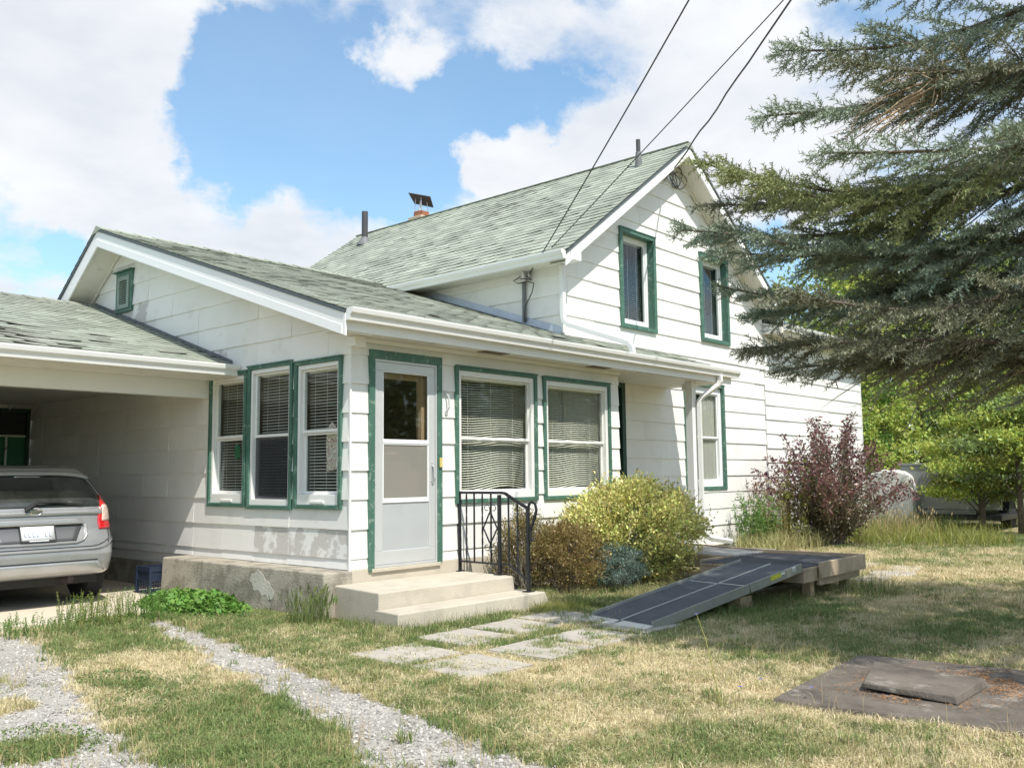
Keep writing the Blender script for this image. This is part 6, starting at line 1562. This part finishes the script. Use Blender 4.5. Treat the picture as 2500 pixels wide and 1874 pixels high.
while z < 11.6:
    Lm = 4.3 * (1 - z / 12.3) ** .85 + .15; nb = 7 if z < 8 else 5; a0 = NR.rand() * 6.28
    for k in range(nb):
        a = a0 + k * 6.283 / nb + NR.normal() * .12; L_ = Lm * NR.uniform(.72, 1.0); deg = math.degrees(a) % 360
        vis = 62 < deg < 205 and z < 7.6
        e = (TX + L_ * math.cos(a), TY + L_ * math.sin(a), z - .17 * L_ + NR.normal() * .1)
        q = e[:2]; azc = math.degrees(math.atan2(q[1] - CAMP.y, q[0] - CAMP.x)); dc = math.hypot(q[0] - CAMP.x, q[1] - CAMP.y); elc = math.degrees(math.atan2(e[2] - CAMP.z, dc))
        # keep the gable and the sky left of the photographed outline free
        lim = np.interp(elc, [0, 4, 8, 12, 17, 20, 24, 30, 40], [19.5, 21.5, 24.5, 26, 25, 24, 22.5, 19.5, 16])
        if azc > lim and dc < 11:
            L_ *= max(.25, .90 - .055 * (azc - lim)); e = (TX + L_ * math.cos(a), TY + L_ * math.sin(a), z - .17 * L_)
            azc = math.degrees(math.atan2(e[1] - CAMP.y, e[0] - CAMP.x))
            if azc > lim + 1.5: continue
        if dc < 2.6: continue
        if vis and NR.rand() < (.74 if azc > 13 else .4): continue
        if not vis and 10 < azc < 30 and NR.rand() < .78: continue
        if vis and z < 5.2 and NR.rand() < .78: continue
        limb((TX, TY, z), e, .82 if vis else .30, accs[NR.choice(3, p=[.42, .2, .38])], tw, bk, bare=.25, wid=.5 * min(1, L_ / 2.5 + .3), r0=.03)
    z += .40 if z < 6 else .5
for a_, nm, m in zip(accs, ('needles', 'green_needles', 'dark_needles'), (M_SPR, M_SPR2, M_SPRD)): a_.emit(nm, m, spruce, NS)
tw.emit('twigs', M_GREYTWIG, spruce, [TWT]); bk.build('limbs', M_BARKS, spruce, smooth=True)
# dead tan branch
dt = Acc(); A0_ = at_cam(14.5, 22.0, 6.3)
for i in range(110):
    az = NR.uniform(17.0, 23.2); el = 20.8 - (22.8 - az) * -.0 + NR.normal() * 1.1 - (az - 17) * .45; p = at_cam(az, el, 5.7 + NR.rand() * .7); b = A0_ + (p - A0_) * NR.uniform(.1, .75) + NR.normal(size=3) * .07
    dt.P.append(b[None]); dt.D.append((p - b + NR.normal(size=3) * .16)[None]); dt.S.append(np.array([NR.uniform(.15, .38)]))
for i in range(9):
    az = NR.uniform(17.5, 21.5); p = at_cam(az, 21.2 - (az - 17) * .5 + NR.normal() * .8, 5.9); dt.P.append(A0_[None]); dt.D.append((p - A0_)[None]); dt.S.append(np.array([np.linalg.norm(p - A0_)]))
dt.emit('dead_branch', M_DEADTWIG, spruce, [TWT])
# bare grey branches lower down
dt = Acc()
for i in range(12):
    b = at_cam(13 + NR.rand() * 3, 5.5 + NR.rand() * 3, 6.8); e = at_cam(17.5 + NR.rand() * 4, 3 + NR.rand() * 5, 6.4); dt.P.append(b[None]); dt.D.append((e - b)[None]); dt.S.append(np.array([np.linalg.norm(e - b)]))
    for k in range(9):
        q = b + (e - b) * NR.uniform(.3, 1); dt.P.append(q[None]); dt.D.append((rdir(1)[0] + unit(e - b))[None]); dt.S.append(np.array([NR.uniform(.12, .4)]))
dt.emit('bare_branches', M_GREYTWIG, spruce, [TWT])

# ================================================================ BACKGROUND TREES
def tree(name, c, h, r, zb, nleaf, size, m, label, cat='tree', w=.55, tr=.10, lumps=38, flat=.75, group='trees at the back of the lawn', m2=None):
    o = empty(name, (c[0], c[1], 0), label, cat, group); mb = MB(); cl = []
    mb.tube([(c[0], c[1], -.05), (c[0] + .05, c[1], h * .4), (c[0], c[1] + .05, h * .85)], [tr, tr * .7, tr * .2], 8)
    for i in range(lumps):
        t = NR.rand() ** .8; zz = zb + (h - zb) * t; rr_ = r * (math.sin(math.pi * min(.95, .18 + .78 * t)) ** .7) * NR.uniform(.35, 1.0); a = NR.rand() * 6.283
        p = np.array([c[0] + rr_ * math.cos(a), c[1] + rr_ * math.sin(a), zz]); cl.append(p); mb.tube([(c[0], c[1], max(.3, zz - rr_ * .6)), tuple((p + np.array([c[0], c[1], zz])) / 2), tuple(p)], [tr * .22, tr * .14, .008], 5)
    mb.build('trunk', M_BARKS, o, smooth=True); cl = np.array(cl)
    k = NR.randint(0, lumps, nleaf); cs_ = NR.uniform(.6, 1.25, lumps); P = cl[k] + NR.normal(size=(nleaf, 3)) * np.array([1, 1, flat]) * (.19 * r * cs_[k])[:, None]; P[:, 2] = np.maximum(P[:, 2], zb * .6)
    D = rdir(nleaf, .1)
    if m2 is None: leaves('crown', P, D, NR.uniform(size * .6, size * 1.3, nleaf), m, o, w)
    else:
        q = (k % 3) == 0; leaves('crown', P[~q], D[~q], NR.uniform(size * .6, size * 1.3, (~q).sum()), m, o, w); leaves('inner_crown', P[q], D[q], NR.uniform(size * .6, size * 1.3, q.sum()), m2, o, w)
    return o
tree('broadleaf_tree', (19.6, 3.0), 7.6, 2.5, 1.2, 11000, .15, M_YG, 'yellow green leafy tree just right of the white extension', m2=M_DG)
tree('broadleaf_tree', (22.5, 1.9), 8.2, 2.7, 1.0, 10000, .15, M_YG, 'bright green tree behind the purple shrub top', m2=M_WEEDY)
tree('broadleaf_tree', (25.5, .6), 8.2, 2.8, 1.2, 11000, .17, M_DG, 'darker green tall tree above the white tarp hump', m2=M_YG)
tree('broadleaf_tree', (21.5, -.4), 7.2, 2.2, 1.6, 8000, .13, M_YG, 'loose yellow green tree behind the grey trailer', m2=M_DG)
tree('broadleaf_tree', (27.0, -2.4), 10.0, 3.0, 1.0, 11000, .18, M_DG, 'dark tree at the right edge behind the trailer')
tree('broadleaf_tree', (24.0, 5.5), 6.2, 2.2, .8, 7000, .16, M_DG, 'dark leafy tree mostly hidden behind the white extension')
tree('young_tree', (15.0, -1.55), 2.5, 1.2, .75, 13000, .085, M_YG, 'small flat crowned yellow green tree with a bare trunk before the trailer', tr=.075, flat=.35, lumps=30, m2=M_WEEDY)
tree('young_tree', (14.6, -2.35), 2.7, 1.3, .75, 10000, .085, M_DG, 'small dark green tree at the right edge beside the trailer', tr=.07, flat=.4, lumps=26, m2=M_YG)
tree('young_tree', (18.6, 1.55), 3.4, 1.0, .6, 6000, .10, M_YG, 'slender light green sapling between extension and tarp hump', tr=.04, lumps=26, m2=M_WEED)
tree('leafy_shrub', (17.4, 1.75), 2.4, .8, .25, 6000, .08, M_YG, 'bushy light green shrub left of the white tarp hump', 'shrub', tr=.03, lumps=24, m2=M_WEED)
tree('leafy_shrub', (20.5, -1.9), 4.2, 1.8, .4, 9000, .12, M_YG, 'dense yellow green shrub rising behind the trailer roof', 'shrub', tr=.06, lumps=34, m2=M_DG)
# far wood behind everything
k = 46000; a = np.radians(NR.uniform(-75, 165, k)); d = 70 + 16 * NR.rand(k); hh = 7 + 4 * vnoise(a * 14, a * 0 + 3, 9) + 3 * vnoise(a * 50, a * 0, 4)
P = np.stack([CAMP.x + d * np.cos(a), CAMP.y + d * np.sin(a), NR.rand(k) ** .8 * hh], 1)
q = ~((a > math.radians(33)))   # open field behind the house to the left: lower hedge
P[~q, 2] *= .35
fw = leaves('far_wood', P, rdir(k), NR.uniform(.7, 1.3, k), M_DG, None, .8); fw['kind'] = 'stuff'; fw['label'] = 'far off wood along the horizon'
